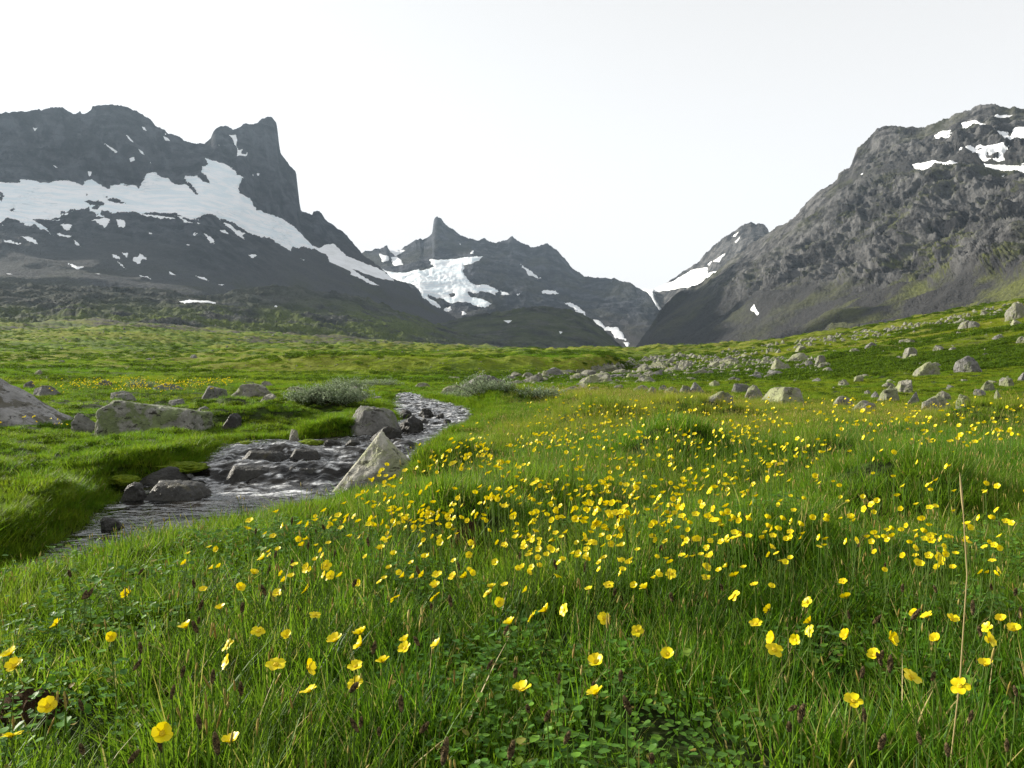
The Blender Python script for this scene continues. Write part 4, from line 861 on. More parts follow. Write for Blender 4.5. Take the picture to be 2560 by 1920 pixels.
def spike_arrays(n, rad, h0, h1, head, hw, rg, lean=.12):
    """thin stalks with a slim seed head: stalk (3 sided) + spindle head"""
    SV, SQ, HV, HQ = [], [], [], []
    for i in range(n):
        r = rad * math.sqrt(rg.random()); a = rg.uniform(0, 6.283); h = rg.uniform(h0, h1); la = rg.uniform(0, 6.283); le = abs(rg.normal(lean, lean * .5))
        def c(t): return np.array([r * math.cos(a) + math.cos(la) * le * h * t * t, r * math.sin(a) + math.sin(la) * le * h * t * t, h * t])
        b = len(SV) ; w = .0009
        for t in (0, .5, 1):
            for q in range(3): SV.append(c(t) + w * np.array([math.cos(q * 2.09), math.sin(q * 2.09), 0]))
        for k in range(2):
            for q in range(3): SQ.append([b + 3 * k + q, b + 3 * k + (q + 1) % 3, b + 3 * k + 3 + (q + 1) % 3, b + 3 * k + 3 + q])
        b = len(HV); L0 = head * rg.uniform(.7, 1.3)
        for k, (t, ww) in enumerate([(0, .15), (.25, .9), (.6, 1.0), (.85, .6), (1, .1)]):
            p = c(1 - (L0 / h) * (1 - t))
            for q in range(4): HV.append(p + hw * ww * np.array([math.cos(q * 1.57 + k * .6), math.sin(q * 1.57 + k * .6), 0]))
        for k in range(4):
            for q in range(4): HQ.append([b + 4 * k + q, b + 4 * k + (q + 1) % 4, b + 4 * k + 4 + (q + 1) % 4, b + 4 * k + 4 + q])
    e3 = np.zeros((0, 3), int)
    SV, HV = np.array(SV), np.array(HV)
    return (SV, np.array(SQ), e3, np.full(len(SV), .5), np.ones(len(SV)) * .5, 0), (HV, np.array(HQ), e3, np.repeat(rg.random(n), 20), np.ones(len(HV)), 1)

def grass_mat(name, ramp, gold, trans=.5, spec=.22):
    m = NM(name); rnd = m.attr("rnd"); tint = m.attr("tint", 'INSTANCER'); oi = m.n("ShaderNodeObjectInfo").outputs["Random"]
    c = m.ramp(rnd, ramp)
    c = m.mix(tint, c, m.mix(0.75, c, gold))
    c = m.mix(m.math('MULTIPLY', oi, .35), c, m.mix(.6, c, (0.02, 0.055, 0.01)))
    c = m.mix(1.0, c, (1.30, 1.18, 0.95), 'MULTIPLY')
    return m.done(m.leaf(c, trans, .52, spec, m.mix(0.4, c, (0.24, 0.40, 0.015))))
GR = [(0.0, (0.014, 0.060, 0.004)), (0.30, (0.040, 0.145, 0.008)), (0.65, (0.090, 0.235, 0.014)), (0.83, (0.150, 0.285, 0.025)), (0.90, (0.32, 0.27, 0.11)), (1.0, (0.42, 0.36, 0.20))]
M['grass'] = grass_mat("meadow_grass", GR, (0.30, 0.30, 0.04))
M['seed'] = grass_mat("grass_seed", [(0.0, (0.24, 0.17, 0.05)), (0.5, (0.34, 0.28, 0.09)), (1.0, (0.42, 0.38, 0.16))], (0.40, 0.34, 0.12), .3)
M['turf'] = grass_mat("short_turf", [(0.0, (0.018, 0.068, 0.004)), (0.5, (0.050, 0.155, 0.008)), (0.82, (0.10, 0.235, 0.014)), (0.92, (0.22, 0.20, 0.08)), (1.0, (0.3, 0.25, 0.12))], (0.24, 0.27, 0.025), .5, .10)
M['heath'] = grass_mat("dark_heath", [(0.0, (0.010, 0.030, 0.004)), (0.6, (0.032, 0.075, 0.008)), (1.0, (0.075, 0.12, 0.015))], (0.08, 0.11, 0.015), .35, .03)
M['leaf'] = grass_mat("willow_leaf", [(0.0, (0.018, 0.08, 0.006)), (0.6, (0.05, 0.17, 0.012)), (0.9, (0.10, 0.25, 0.02)), (1.0, (0.22, 0.15, 0.05))], (0.12, 0.2, 0.03), .3)

rg = np.random.default_rng(77)
lawn = [clump("grass_clump", k, [(*blade_arrays(95, .09, .045, .115, .0038, .33, 3, .11, rg, .4), 0)], [M['grass'], M['seed']]) for k in range(8)]
for k in range(4):
    bv_, bq_, bt_, br_, bp_ = blade_arrays(95, .09, .05, .125, .0034, .33, 3, .05, rg, .45); lawn.append(clump("grass_clump", 8 + k, [(bv_, bq_, bt_, np.where(br_ < .85, br_ * .28, br_), bp_, 0)], [M['grass'], M['seed']]))
tall = []
for k in range(8):
    a, b_ = spike_arrays(5, .08, .12, .19, .022, .0019, rg)
    tall.append(clump("tall_grass_clump", k, [(*blade_arrays(80, .09, .06, .155, .0032, .26, 3, .10, rg, .4), 0), a, b_], [M['grass'], M['seed']]))
turf = [clump("turf_clump", k, [(*blade_arrays(130, .10, .025, .075, .0042, .45, 2, .04, rg), 0)], [M['turf'], M['seed']]) for k in range(6)]
def leaf_clump(seed):
    n = 44; V, Q, Rn = [], [], []
    for i in range(n):
        r = .09 * math.sqrt(rg.random()); a = rg.uniform(0, 6.283); h = rg.uniform(.02, .085); s = rg.uniform(.0045, .0085); az = rg.uniform(0, 6.283)
        ax = np.array([math.cos(az), math.sin(az), rg.uniform(-.1, .8)]); ax /= np.linalg.norm(ax); sd = np.cross(ax, [0, 0, 1]); sd /= np.linalg.norm(sd); nn = np.cross(sd, ax)
        p = np.array([r * math.cos(a), r * math.sin(a), h]); b = len(V)
        for t, w in ((0, .12), (.3, .8), (.65, .95), (.92, .5)):
            for sgn in (-1, 0, 1): V.append(p + ax * s * 2 * (t - .3) + sd * s * w * sgn + nn * s * (.25 * abs(sgn) * w - .2 * t * t))
        V.append(p + ax * s * 1.45)
        for k in range(3):
            for q in range(2): Q.append([b + 3 * k + q, b + 3 * k + q + 1, b + 3 * k + 4 + q, b + 3 * k + 3 + q])
        Q.append([b + 9, b + 10, b + 11, b + 12]); Rn += [rg.random()] * 13
    V = np.array(V); return clump("leaf_clump", seed, [(V, np.array(Q), np.zeros((0, 3), int), np.array(Rn), np.ones(len(V)) * .5, 0)], [M['leaf']])
leaves = [leaf_clump(k) for k in range(6)]
# small heather-like cushion of tiny leaves, used in the middle distance
def cushion(seed):
    n = 150; d = rg.normal(size=(n, 3)); d[:, 2] = np.abs(d[:, 2]); d /= np.linalg.norm(d, axis=1)[:, None]; c = d * np.array([.12, .12, .05]) * rg.uniform(.6, 1.05, (n, 1))
    u = rg.normal(size=(n, 3)); u /= np.linalg.norm(u, axis=1)[:, None]; v = np.cross(u, d); v /= np.linalg.norm(v, axis=1)[:, None] + 1e-6; s = .014
    V = np.stack([c - u * s, c + v * s * .6, c + u * s, c - v * s * .6], 1).reshape(-1, 3); Q = np.arange(4 * n).reshape(-1, 4)
    return clump("cushion", seed, [(V, Q, np.zeros((0, 3), int), np.repeat(rg.random(n) * .85, 4), np.ones(4 * n) * .5, 0)], [M['heath']])
cushions = [cushion(k) for k in range(4)]
C_lawn, C_tall, C_turf, C_leaf, C_cush = [proto_collection(n, l) for n, l in (("grass_clump", lawn), ("tall_grass_clump", tall), ("turf_clump", turf), ("leaf_clump", leaves), ("cushion", cushions))]

RK = np.array(ROCKS)
def fan_points(y0, y1, dens, side=.74, pad=2.0):
    n = int(dens * ((y1 * y1 - y0 * y0) * side + 2 * pad * (y1 - y0)))
    y = np.sqrt(rng.random(n) * (y1 * y1 - y0 * y0) + y0 * y0); x = (rng.random(n) * 2 - 1) * (side * y + pad)
    return x, y
def off_rocks(x, y, f=.85):
    ok = np.ones(len(x), bool)
    for rx, ry, rr in RK[(RK[:, 1] > y.min() - 2) & (RK[:, 1] < y.max() + 2)]: ok &= ((x - rx) ** 2 + ((y - ry) * 1.1) ** 2) > (rr * f) ** 2
    return ok
def side_of(x, y):
    xl, xr = stream_at(x, y); return x - .5 * (xl + xr)
acc = {k: [[], [], [], [], []] for k in ("lawn", "tall", "turf", "leaf", "cush")}
def add(kind, x, y, s, tint, zs=None):
    a = acc[kind]; a[0].append(x); a[1].append(y); a[2].append(s); a[3].append(tint); a[4].append(s if zs is None else zs)
def clear(x, y, marg=-.02):
    return (in_stream(x, y) < marg) & off_rocks(x, y)
LEAFM = lambda x, y: fbm(x * 1.6, y * 1.6, 21.0, 3) + .55 * np.exp(-((CX + F * x / y - 1350) / 420) ** 2 - ((y - 1.45) / .5) ** 2) - .12
# right meadow
for y0, y1, dn, sc in ((.55, 3, 135, 1.0), (3, 7, 105, 1.05), (7, 14, 75, 1.0), (14, 26, 34, 1.15)):
    x, y = fan_points(y0, y1, dn); k = clear(x, y); x, y = x[k], y[k]
    rside = side_of(x, y) > 0
    patch = fbm(x * .8, y * .8, 11.0, 3); edge = np.clip(side_of(x, y), 0, 9)
    px = CX + F * x / y
    meadow = rside & (y < np.interp(px, [1100, 1500, 2000, 2600], [16.5, 17, 12.6, 9.8]))
    t = sm(5.5, 9, y) * sm(.9, 2.2, edge) * (.75 + .5 * patch)
    istall = meadow & (rng.random(len(x)) < np.clip(.22 + .6 * t, 0, .9)) & (edge > .25)
    tint = np.clip(.15 + .95 * t + .45 * patch, 0, 1)
    f = np.where(edge < 1.6, .75, 1) * sc * rng.uniform(.7, 1.25, len(x)) * (1 - .32 * sm(7, 10, y) * sm(1500, 1950, px))
    islawn = meadow & ~istall
    if y0 < 3: thin = (LEAFM(x, y) > .14) & (rng.random(len(x)) < .55); istall &= ~thin; islawn &= ~thin
    add("tall", x[istall], y[istall], f[istall], tint[istall]); add("lawn", x[islawn], y[islawn], f[islawn], tint[islawn] * .7)
    rest = ~meadow
    lsel = rest & ~rside & (y < 16); kk = rng.random(len(x))
    g = lsel & (kk < .5); add("lawn", x[g], y[g], f[g] * np.where(patch[g] > 0, .8, .55), np.clip(.15 + patch[g] * .5, 0, 1))
    g = lsel & (kk >= .5); add("turf", x[g], y[g], f[g] * 1.1, np.clip(.3 + patch[g], 0, 1))
    g = rest & ~lsel; add("turf", x[g], y[g], f[g] * 1.2, np.clip(.25 + patch[g] * .8 + .35 * sm(1300, 2000, px[g]), 0, 1))
    g = rest & (rng.random(len(x)) < np.where(patch > .12, .45, .08)); add("cush", x[g], y[g], f[g] * 1.3, np.clip(.2 + patch[g], 0, 1))
# carpet of short turf below everything near
for y0, y1, dn in ((.6, 4, 60), (4, 12, 30)):
    x, y = fan_points(y0, y1, dn); k = clear(x, y, 0.03); add("turf", x[k], y[k], rng.uniform(.7, 1.1, k.sum()), rng.random(k.sum()) * .3)
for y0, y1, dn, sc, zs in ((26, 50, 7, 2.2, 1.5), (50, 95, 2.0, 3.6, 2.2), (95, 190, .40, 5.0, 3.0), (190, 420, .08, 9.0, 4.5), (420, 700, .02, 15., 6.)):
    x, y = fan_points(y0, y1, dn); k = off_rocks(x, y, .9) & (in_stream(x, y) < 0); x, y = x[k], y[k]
    patch = fbm(x * .05, y * .04, 6.0, 3); px = CX + F * x / y
    s = sc * rng.uniform(.6, 1.3, len(x)); tint = np.clip(.35 + .9 * patch + .3 * sm(1300, 2100, px), 0, 1)
    streak = fbm(x * .022, y * .07, 14.0, 3); g = rng.random(len(x)) < np.where(streak > .08, .15, .93)  # dark-coloured cushions massed in streaks stand in for hummock shade
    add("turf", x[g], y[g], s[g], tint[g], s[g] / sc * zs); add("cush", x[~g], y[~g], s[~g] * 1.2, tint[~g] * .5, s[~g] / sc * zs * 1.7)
# turf hanging over the stream banks
yb_ = rng.uniform(2.4, 14.5, 5200); xl_, xr_ = stream_at(0 * yb_, yb_); dd = rng.uniform(.03, .40, len(yb_)); rs = rng.random(len(yb_)) < .5
xb_ = np.where(rs, xr_ + dd, xl_ - dd); k = off_rocks(xb_, yb_, .7); xb_, yb_ = xb_[k], yb_[k]; h_ = rng.random(len(xb_)) < .55
add("turf", xb_[h_], yb_[h_], rng.uniform(.9, 1.4, h_.sum()), rng.random(h_.sum()) * .6); add("lawn", xb_[~h_], yb_[~h_], rng.uniform(.35, .55, (~h_).sum()), rng.random((~h_).sum()) * .5)
# broad leaved dwarf willow carpet in the foreground
x, y = fan_points(.95, 3.2, 150); px = CX + F * x / y
lm = LEAFM(x, y)
k = (lm > .12) & (side_of(x, y) > .6); add("leaf", x[k], y[k], rng.uniform(.8, 1.3, k.sum()), rng.random(k.sum()) * .4)
LBL = dict(lawn=("meadow_grass", "lush green meadow grass with fine blades", C_lawn, 8), tall=("seeding_grass", "taller golden grass with reddish seed heads across the meadow", C_tall, 8),
           turf=("short_turf", "short green turf on banks, hummocks and slopes", C_turf, 6), leaf=("dwarf_willow_leaves", "carpet of round green dwarf willow leaves in the foreground", C_leaf, 6),
           cush=("heath_cushions", "low leafy heath cushions dotted over the banks and slopes", C_cush, 4))
for kk, a in acc.items():
    x, y, s, t, zs = [np.concatenate(q) for q in a]; n = len(x)
    if kk in ("lawn", "tall"):
        damp = np.ones(n)
        for cx_, cy_ in ((-.365, 3.08), (-.86, 1.52)): damp *= 1 - .95 * np.exp(-(((x - cx_) / .10) ** 2 + ((y - cy_) / .13) ** 2) ** 2)
        k = damp > .4; x, y, s, t, zs = x[k], y[k], s[k], t[k], zs[k]; n = len(x)
    P = np.stack([x, y, ground(x, y) - .004], 1)
    nm, lb, cl, nv = LBL[kk]
    idx = None
    if kk == "lawn":
        dk = fbm(x * 1.1, y * 1.4, 31.0, 3) + rng.normal(0, .10, n) > .13; idx = np.where(dk, rng.integers(8, 12, n), rng.integers(0, 8, n)); t = np.where(dk, t * .3, t)
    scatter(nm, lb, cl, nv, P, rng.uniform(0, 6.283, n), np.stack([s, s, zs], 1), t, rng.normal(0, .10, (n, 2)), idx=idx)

# ------------------------------------------------------------------ buttercups
m = NM("petal_yellow"); oi = m.n("ShaderNodeObjectInfo").outputs["Random"]
c = m.mix(oi, (0.80, 0.70, 0.006), (0.76, 0.60, 0.004)); M['petal'] = m.done(m.leaf(c, .30, .38, .25, (0.70, 0.55, 0.002)))
m = NM("flower_centre"); M['fcentre'] = m.done(m.principled(m.mix(m.noise(m.coord(), 600, 2), (0.45, 0.36, 0.01), (0.70, 0.48, 0.01)), .7, .2))
m = NM("flower_stem"); M['stem'] = m.done(m.leaf((0.085, 0.15, 0.02), .2, .5, .3))
def petal_geo(open_=.75, ln=.0145, wd=.0135, flop=0.0, res=5):
    V = []
    for i in range(res):
        t = i / (res - 1); prof = math.sin(min(t * 1.18, 1.0) * math.pi * .62 + .18) ** .8 * (1 - .30 * max(0, t - .8) / .2) if t > 0 else .18
        for j in range(5):
            u = (j - 2) / 2
            x = u * wd * .5 * prof; ang = open_ * (1 - .45 * t) + .0
            r = ln * t * (1 - .05 * u * u * t); out = r * math.cos(ang * t + flop * 0); up = r * math.sin(ang) + .0016 * u * u * t - flop * r * t * .5
            V.append((x, .0012 + out, up + .0006))
    return np.array(V), grid_faces(res, 5)
PET = [mesh_np("petal", *petal_geo(o, l, w, fl), True, [M['petal']]) for o, l, w, fl in ((.85, .0145, .0138, 0), (.65, .0150, .0140, .2), (1.15, .0140, .0142, 0), (.40, .0145, .0132, .3), (1.0, .0142, .0135, 0))]
def tube(pts, rad, ns=5):
    pts = [Vector(p) for p in pts]; V = []; n = len(pts)
    for i, p in enumerate(pts):
        d = (pts[min(i + 1, n - 1)] - pts[max(i - 1, 0)]).normalized(); u = d.orthogonal().normalized(); v = d.cross(u)
        r = rad[i] if hasattr(rad, "__len__") else rad
        for k in range(ns): V.append(p + (u * math.cos(6.2832 * k / ns) + v * math.sin(6.2832 * k / ns)) * r)
    Fa = [[i * ns + k, i * ns + (k + 1) % ns, (i + 1) * ns + (k + 1) % ns, (i + 1) * ns + k] for i in range(n - 1) for k in range(ns)]
    return np.array([tuple(p) for p in V]), np.array(Fa)
cv, cf = ICO[2]; cv = cv * np.array([.0034, .0034, .0024]) * (1 + .16 * (np.arange(len(cv)) % 3))[:, None] + np.array([0, 0, .002])
CEN = mesh_np("flower_centre", cv, cf, False, [M['fcentre']])
SEP = []
sv, sf = [], []
for k in range(5):
    a = k * 1.2566 + .6; b = len(sv); ca, sa = math.cos(a), math.sin(a)
    for (r, w, z) in ((0, .001, 0), (.004, .002, .0004), (.0085, .0004, .0022)):
        for q in (-1, 1): sv.append((ca * r - sa * w * q, sa * r + ca * w * q, z - .0004))
    sf += [[b, b + 1, b + 3, b + 2], [b + 2, b + 3, b + 5, b + 4]]
SEPM = mesh_np("sepals", sv, np.array(sf), True, [M['stem']])
def bloom_mesh(k, lowres):
    V, Fa, mi = [], [], []; o = 0
    for j in range(5):
        pv, pf = petal_geo((.95, .7, 1.2, .85)[k], .0145, .0138, (0, .2, 0, .1)[k], 3 if lowres else 4); a = j * 1.2566; ca, sa = math.cos(a), math.sin(a)
        V.append(np.stack([pv[:, 0] * ca - pv[:, 1] * sa, pv[:, 0] * sa + pv[:, 1] * ca, pv[:, 2]], 1)); Fa.append(pf + o); mi += [0] * len(pf); o += len(pv)
    c0, f0 = ICO[2] if not lowres else ICO[2]
    return mesh_np("bloom", np.concatenate(V + [c0 * .003 + np.array([0, 0, .002])]), [np.concatenate(Fa), f0 + o], True, [M['petal'], M['fcentre']], None, mi + [1] * len(f0))
BLOOM = [bloom_mesh(k, False) for k in range(4)]
STEMS = {}
def stem_mesh(h, bend, k):
    key = (round(h, 2), k)
    if key not in STEMS:
        pts = [(-bend * h * (1 - t) ** 2, .3 * bend * h * (1 - t) ** 2 * math.sin(3 * t + k), -h * (1 - t)) for t in np.linspace(0, 1, 6)]
        STEMS[key] = mesh_np("stem", *tube(pts, [.0013, .0012, .0011, .001, .0009, .0009], 4), True, [M['stem']])
    return STEMS[key]
# places read from the photo (2212 px wide proof): foreground blooms, with a way to tell each one
BL = [(123,1350,.6,"lone small buttercup in the seedy grass at far left"),(103,1527,.9,"buttercup beside the brown earth mound at lower left"),(25,1592,1.1,"buttercup at the left edge below the brown earth mound"),(350,1585,1.0,"tilted buttercup at the bottom, left of the centre"),(500,1603,.9,"folded buttercup at the bottom, second from the left"),(22,1415,1.0,"upper buttercup of the pair at the left edge"),(32,1440,.9,"lower buttercup of the pair at the left edge"),(272,1283,.55,"half closed buttercup in the seed heads left of the stream's mouth"),(240,1377,.45,"tiny buttercup left of the folded star-shaped one"),(402,1356,.95,"star-shaped buttercup among brown seed heads"),
(518,1270,.65,"lowest buttercup of the three below the stream mouth"),(477,1315,.7,"buttercup leaning left over open grass, left of a seed head"),(548,1240,.7,"buttercup left of the dense drift, upper of two"),(493,1395,.75,"upper buttercup of the vertical pair left of the wide bloom"),(492,1430,.7,"lower buttercup of the vertical pair left of the wide bloom"),(557,1365,.75,"double buttercup above the wide bloom"),(596,1438,1.25,"wide flat open buttercup at lower left"),(664,1443,1.15,"round cup-shaped buttercup right of the wide flat one"),(668,1495,.75,"side-turned buttercup under the round cup-shaped one"),(724,1385,1.05,"open buttercup with reflexed petals, left of the biggest bloom"),
(779,1370,1.35,"biggest buttercup of the meadow, petals raised to the left"),(781,1392,1.1,"lower half of the big double bloom"),(768,1442,.75,"upper buttercup of the vertical pair under the biggest bloom"),(768,1478,.8,"lower buttercup of the vertical pair under the biggest bloom"),(827,1431,.75,"small buttercup right of the vertical pair"),(876,1385,.6,"upper of two faded buttercups on one line"),(876,1402,.7,"lower of two faded buttercups on one line"),(945,1393,.75,"buttercup turned left above the leafy carpet"),(620,1375,.75,"small upright buttercup above the round cup"),(680,1330,.65,"small buttercup above the reflexed one"),
(1128,1492,1.25,"large buttercup facing forward over the willow leaves"),(1288,1432,1.3,"round golden buttercup on a curved stem over the leaf carpet"),(1287,1500,1.1,"side-view buttercup with raised petals below the round golden one"),(1102,1348,.9,"narrow buttercup left of the tall trio"),(1150,1332,1.0,"left bloom of the tall trio in the centre"),(1180,1320,1.35,"tallest middle bloom of the central trio"),(1220,1318,1.0,"right bloom of the central trio"),(1304,1337,.95,"buttercup opening left, right of the central trio"),(1377,1363,.7,"small buttercup between two larger ones, centre right"),(1443,1415,1.05,"pointed buttercup above the leaf carpet, centre right"),
(1587,1287,1.05,"wide open buttercup right of the dense drift"),(1662,1318,.8,"buttercup right of a brown seed head, mid right"),(1672,1380,1.1,"upper bloom of the tall yellow stack at right"),(1672,1405,1.15,"lower bloom of the tall yellow stack at right"),(1633,1350,.75,"buttercup left of the tall yellow stack"),(1746,1303,1.0,"double-decker buttercup on a straight stem"),(1828,1292,.8,"round buttercup alone on dark grass, right"),(1890,1417,1.0,"buttercup facing up, second of the right trio"),(1922,1380,1.1,"round buttercup with a dark spot in its centre"),(1842,1517,.9,"lowest buttercup on the right"),
(1968,1465,1.15,"split-petalled buttercup left of the straw stalk's foot"),(2074,1483,1.2,"large buttercup at the foot of the tall straw stalk"),(2130,1438,.95,"buttercup near the right edge, right of the straw stalk"),(2136,1382,.95,"buttercup right of the straw stalk, lower of the cluster"),(2163,1340,.9,"upper buttercup of the cluster at the right edge"),(2190,1362,1.1,"rightmost large buttercup at the edge"),(2133,1356,.7,"small middle buttercup of the right edge cluster"),(2057,1340,.9,"buttercup left of the straw stalk, upper"),(1978,1328,.7,"golden bud-like buttercup beside a seed head"),(2004,1333,.8,"hanging buttercup with green sepals, right"),
(2023,1383,.9,"wide buttercup left of the straw stalk, with one below"),(1750,1345,.7,"upper of two buttercups behind a brown seed head"),(1750,1363,.65,"lower of two buttercups behind a brown seed head"),(1830,1373,.65,"small buttercup on empty grass, right"),(1720,1383,.5,"tiny bud beside the yellow stack"),(940,1268,.9,"upper bloom of the stacked pair in the centre"),(940,1290,.9,"lower bloom of the stacked pair in the centre"),(1055,1283,.85,"lower bloom of the leaning pair below the peat clod"),(1062,1270,.8,"upper bloom of the leaning pair below the peat clod"),(1078,1302,.6,"small bud-like buttercup under the leaning pair"),
(853,1293,.65,"cupped buttercup left of the stacked pair"),(775,1262,.6,"wilted buttercup left of the cupped one"),(663,1275,.65,"open buttercup at the lower left of the drift"),(600,1282,.55,"small open buttercup left in the drift's fringe"),(1393,1270,.7,"round buttercup right of the peat clod, low"),(1315,1265,.7,"upright buttercup below the drift's middle"),(1450,1240,1.05,"clustered triple bloom at the drift's right"),(1525,1228,.9,"open flat buttercup right of the triple bloom"),(1525,1250,.75,"buttercup just under the open flat one"),(1588,1245,.8,"cup buttercup left of the wide open one"),
(820,1188,.8,"broad buttercup left of the peat clod"),(705,1222,.85,"side-turned buttercup in the left drift"),(664,1228,.95,"twin-headed buttercup in the left drift"),(712,1245,.75,"buttercup under the side-turned one"),(568,1207,.95,"bright buttercup at the left front of the drift"),(915,1243,.8,"buttercup left of a row of three below the clod"),(945,1243,.85,"middle buttercup of the row below the clod"),(980,1247,.7,"right buttercup of the row below the clod"),(1005,1247,.8,"far right buttercup of the row below the clod")]
def head_pos(px, py, stem):
    """bloom on the sight line of a photo pixel, standing `stem` above the ground"""
    Y = max((HC - stem) * F / max(py - HY, 1), .9)
    for _ in range(12):
        X = (px - CX) / F * Y; Z = HC - (py - HY) / F * Y; e = Z - gz(X, Y) - stem
        Y = max(Y + e * F / (py - HY) * .8, .9)
    return X, Y, HC - (py - HY) / F * Y
def face(seed_rot=None):
    """bloom axis: upwards, leaning to the light on the left and the viewer"""
    az = random.gauss(-2.2, 1.0); el = random.uniform(.35, 1.35)
    v = Vector((math.sin(az) * math.cos(el), math.cos(az) * math.cos(el), math.sin(el)))
    return v.to_track_quat('Z', 'Y')
GB = "buttercups standing in the meadow"
def flower(px, py, size, label, group=None, full=True):
    st = random.uniform(.15, .22) + (0 if full else .035); X, Y, Z = head_pos(px, py, st)
    zg = gz(X, Y); h = max(Z - zg, .05)
    root = empty("buttercup", (X, Y, zg)); tag(root, label, "flower", group)
    if group: LOCATE.append((root, px, py, "yellow buttercup", "flower"))
    k = random.randrange(5); q = face(); d = .95 * size * (1.0 if full else .70)
    obj("stem", stem_mesh(h, random.choice((-.35, -.2, .2, .35)), k), root, (0, 0, Z - zg), (0, 0, 0))
    if full:
        roll = random.uniform(0, 6.28); pm = PET[random.randrange(len(PET))]
        for j in range(5):
            rot = (q.to_matrix() @ Matrix.Rotation(roll + j * 1.2566 + random.uniform(-.12, .12), 3, 'Z') @ Matrix.Rotation(random.uniform(-.2, .2), 3, 'X')).to_euler()
            obj("petal", pm, root, (0, 0, Z - zg), rot, (d, d, d))
        obj("flower_centre", CEN, root, (0, 0, Z - zg), q.to_euler(), (d, d, d)); obj("sepals", SEPM, root, (0, 0, Z - zg), q.to_euler(), (d, d, d))
    else:
        obj("bloom", BLOOM[random.randrange(4)], root, (0, 0, Z - zg), q.to_euler(), (d, d, d))
for x, y, s, lb in BL:
    px, py = x * 2560 / 2212, y * 2560 / 2212
    # the listed size is relative to a 27 mm bloom seen at 0.50 m below eye level
    flower(px, py, .62 + .38 * s, lb)
def drift_density(px, py):
    g = lambda cx_, cy_, sx_, sy_: math.exp(-((px - cx_) / sx_) ** 2 - ((py - cy_) / sy_) ** 2)
    d = 1.3 * g(1250, 1180, 350, 75) + .9 * g(900, 1260, 190, 60) + .75 * g(1600, 1230, 260, 90) + .38 * g(1300, 1350, 420, 90) + .30 * g(1900, 1300, 420, 90) + .35 * g(2380, 1340, 200, 80) + .4 * g(1900, 1110, 500, 45) + .35 * g(750, 1360, 180, 70) + .5 * g(1450, 1120, 260, 35) + .16 * g(1300, 1330, 900, 130)
    edge = np.interp(px, [0, 450, 820, 1000, 1170, 1300], [1450, 1385, 1265, 1165, 1085, 1040])
    return d if py > edge else 0
GRP = [(lambda x, y: x < 1000, "yellow buttercup in the drift beside the stream's grassy edge", "buttercups by the stream edge"), (lambda x, y: y < 1215 and x < 1750, "small yellow buttercup in the dense far drift of the meadow", "buttercups of the dense far drift"),
       (lambda x, y: x < 1560, "yellow buttercup in the middle drift around the peat clod", "buttercups of the middle drift"), (lambda x, y: True, "yellow buttercup dotted in the grass of the right meadow", "buttercups of the right meadow")]
pts = []
while len(pts) < 1100:
    px, py = random.uniform(250, 2560), 1050 + 420 * random.random() ** 1.15
    if random.random() < drift_density(px, py):
        for _ in range(random.choice((1, 1, 1, 2, 3))): pts.append((px + random.gauss(0, 22), py + random.gauss(0, 11)))
pts.sort(key=lambda p: -p[1])
n_ind = 300 - len(BL)
for px, py in pts[:n_ind]:
    for t, lb, g in GRP:
        if t(px, py): flower(px, py, random.uniform(.75, 1.05), lb, g, False); break
# the remaining, smaller ones and the far yellow strip
def one_flower(k):
    bv = np.zeros(len(BLOOM[k].vertices) * 3, np.float32); BLOOM[k].vertices.foreach_get("co", bv); bv = bv.reshape(-1, 3)
    q = np.array(face().to_matrix()); bv = bv @ q.T + np.array([0, 0, .28])
    polys = [list(p.vertices) for p in BLOOM[k].polygons]; mi = [p.material_index for p in BLOOM[k].polygons]
    tv, tf = tube([(0, 0, 0), (.010, .005, .14), (0, 0, .28)], .0013, 3)
    Q4 = np.array([p for p in polys if len(p) == 4]); T3 = np.array([p for p in polys if len(p) == 3])
    return mesh_np("far_buttercup", np.concatenate([bv, tv]), [np.concatenate([Q4, tf + len(bv)]), T3], True, [M['petal'], M['fcentre'], M['stem']], None, [0] * len(Q4) + [2] * len(tf) + [1] * len(T3))
C_fl = proto_collection("far_buttercup", [one_flower(k % 4) for k in range(8)])
P, S = [], []
for px, py in pts[n_ind:]:
    X, Y, Z = head_pos(px, py, .205); P.append((X, Y, gz(X, Y))); S.append(random.uniform(.60, .85))
for _ in range(420):
    px, py = random.uniform(1300, 2560), random.uniform(1005, 1120); X, Y, Z = head_pos(px, py, .205); P.append((X, Y, gz(X, Y))); S.append(random.uniform(.7, 1.0))
for _ in range(800):
    px, py = random.triangular(60, 640, 330), random.triangular(966, 1022, 990); X, Y, Z = hit(px, py)
    if fbm(np.array(px * .012), np.array(py * .05), 3., 2) > -.05: P.append((X, Y, Z)); S.append(random.uniform(.8, 1.25))
for _ in range(14):
    px, py = random.uniform(0, 180), random.uniform(1095, 1125); X, Y, Z = hit(px, py); P.append((X, Y, Z)); S.append(.9)
scatter("far_buttercups", "haze of tiny yellow buttercups further off in the meadow", C_fl, 8, np.array(P), rng.uniform(-.5, .5, len(P)), np.array(S), np.zeros(len(P)))

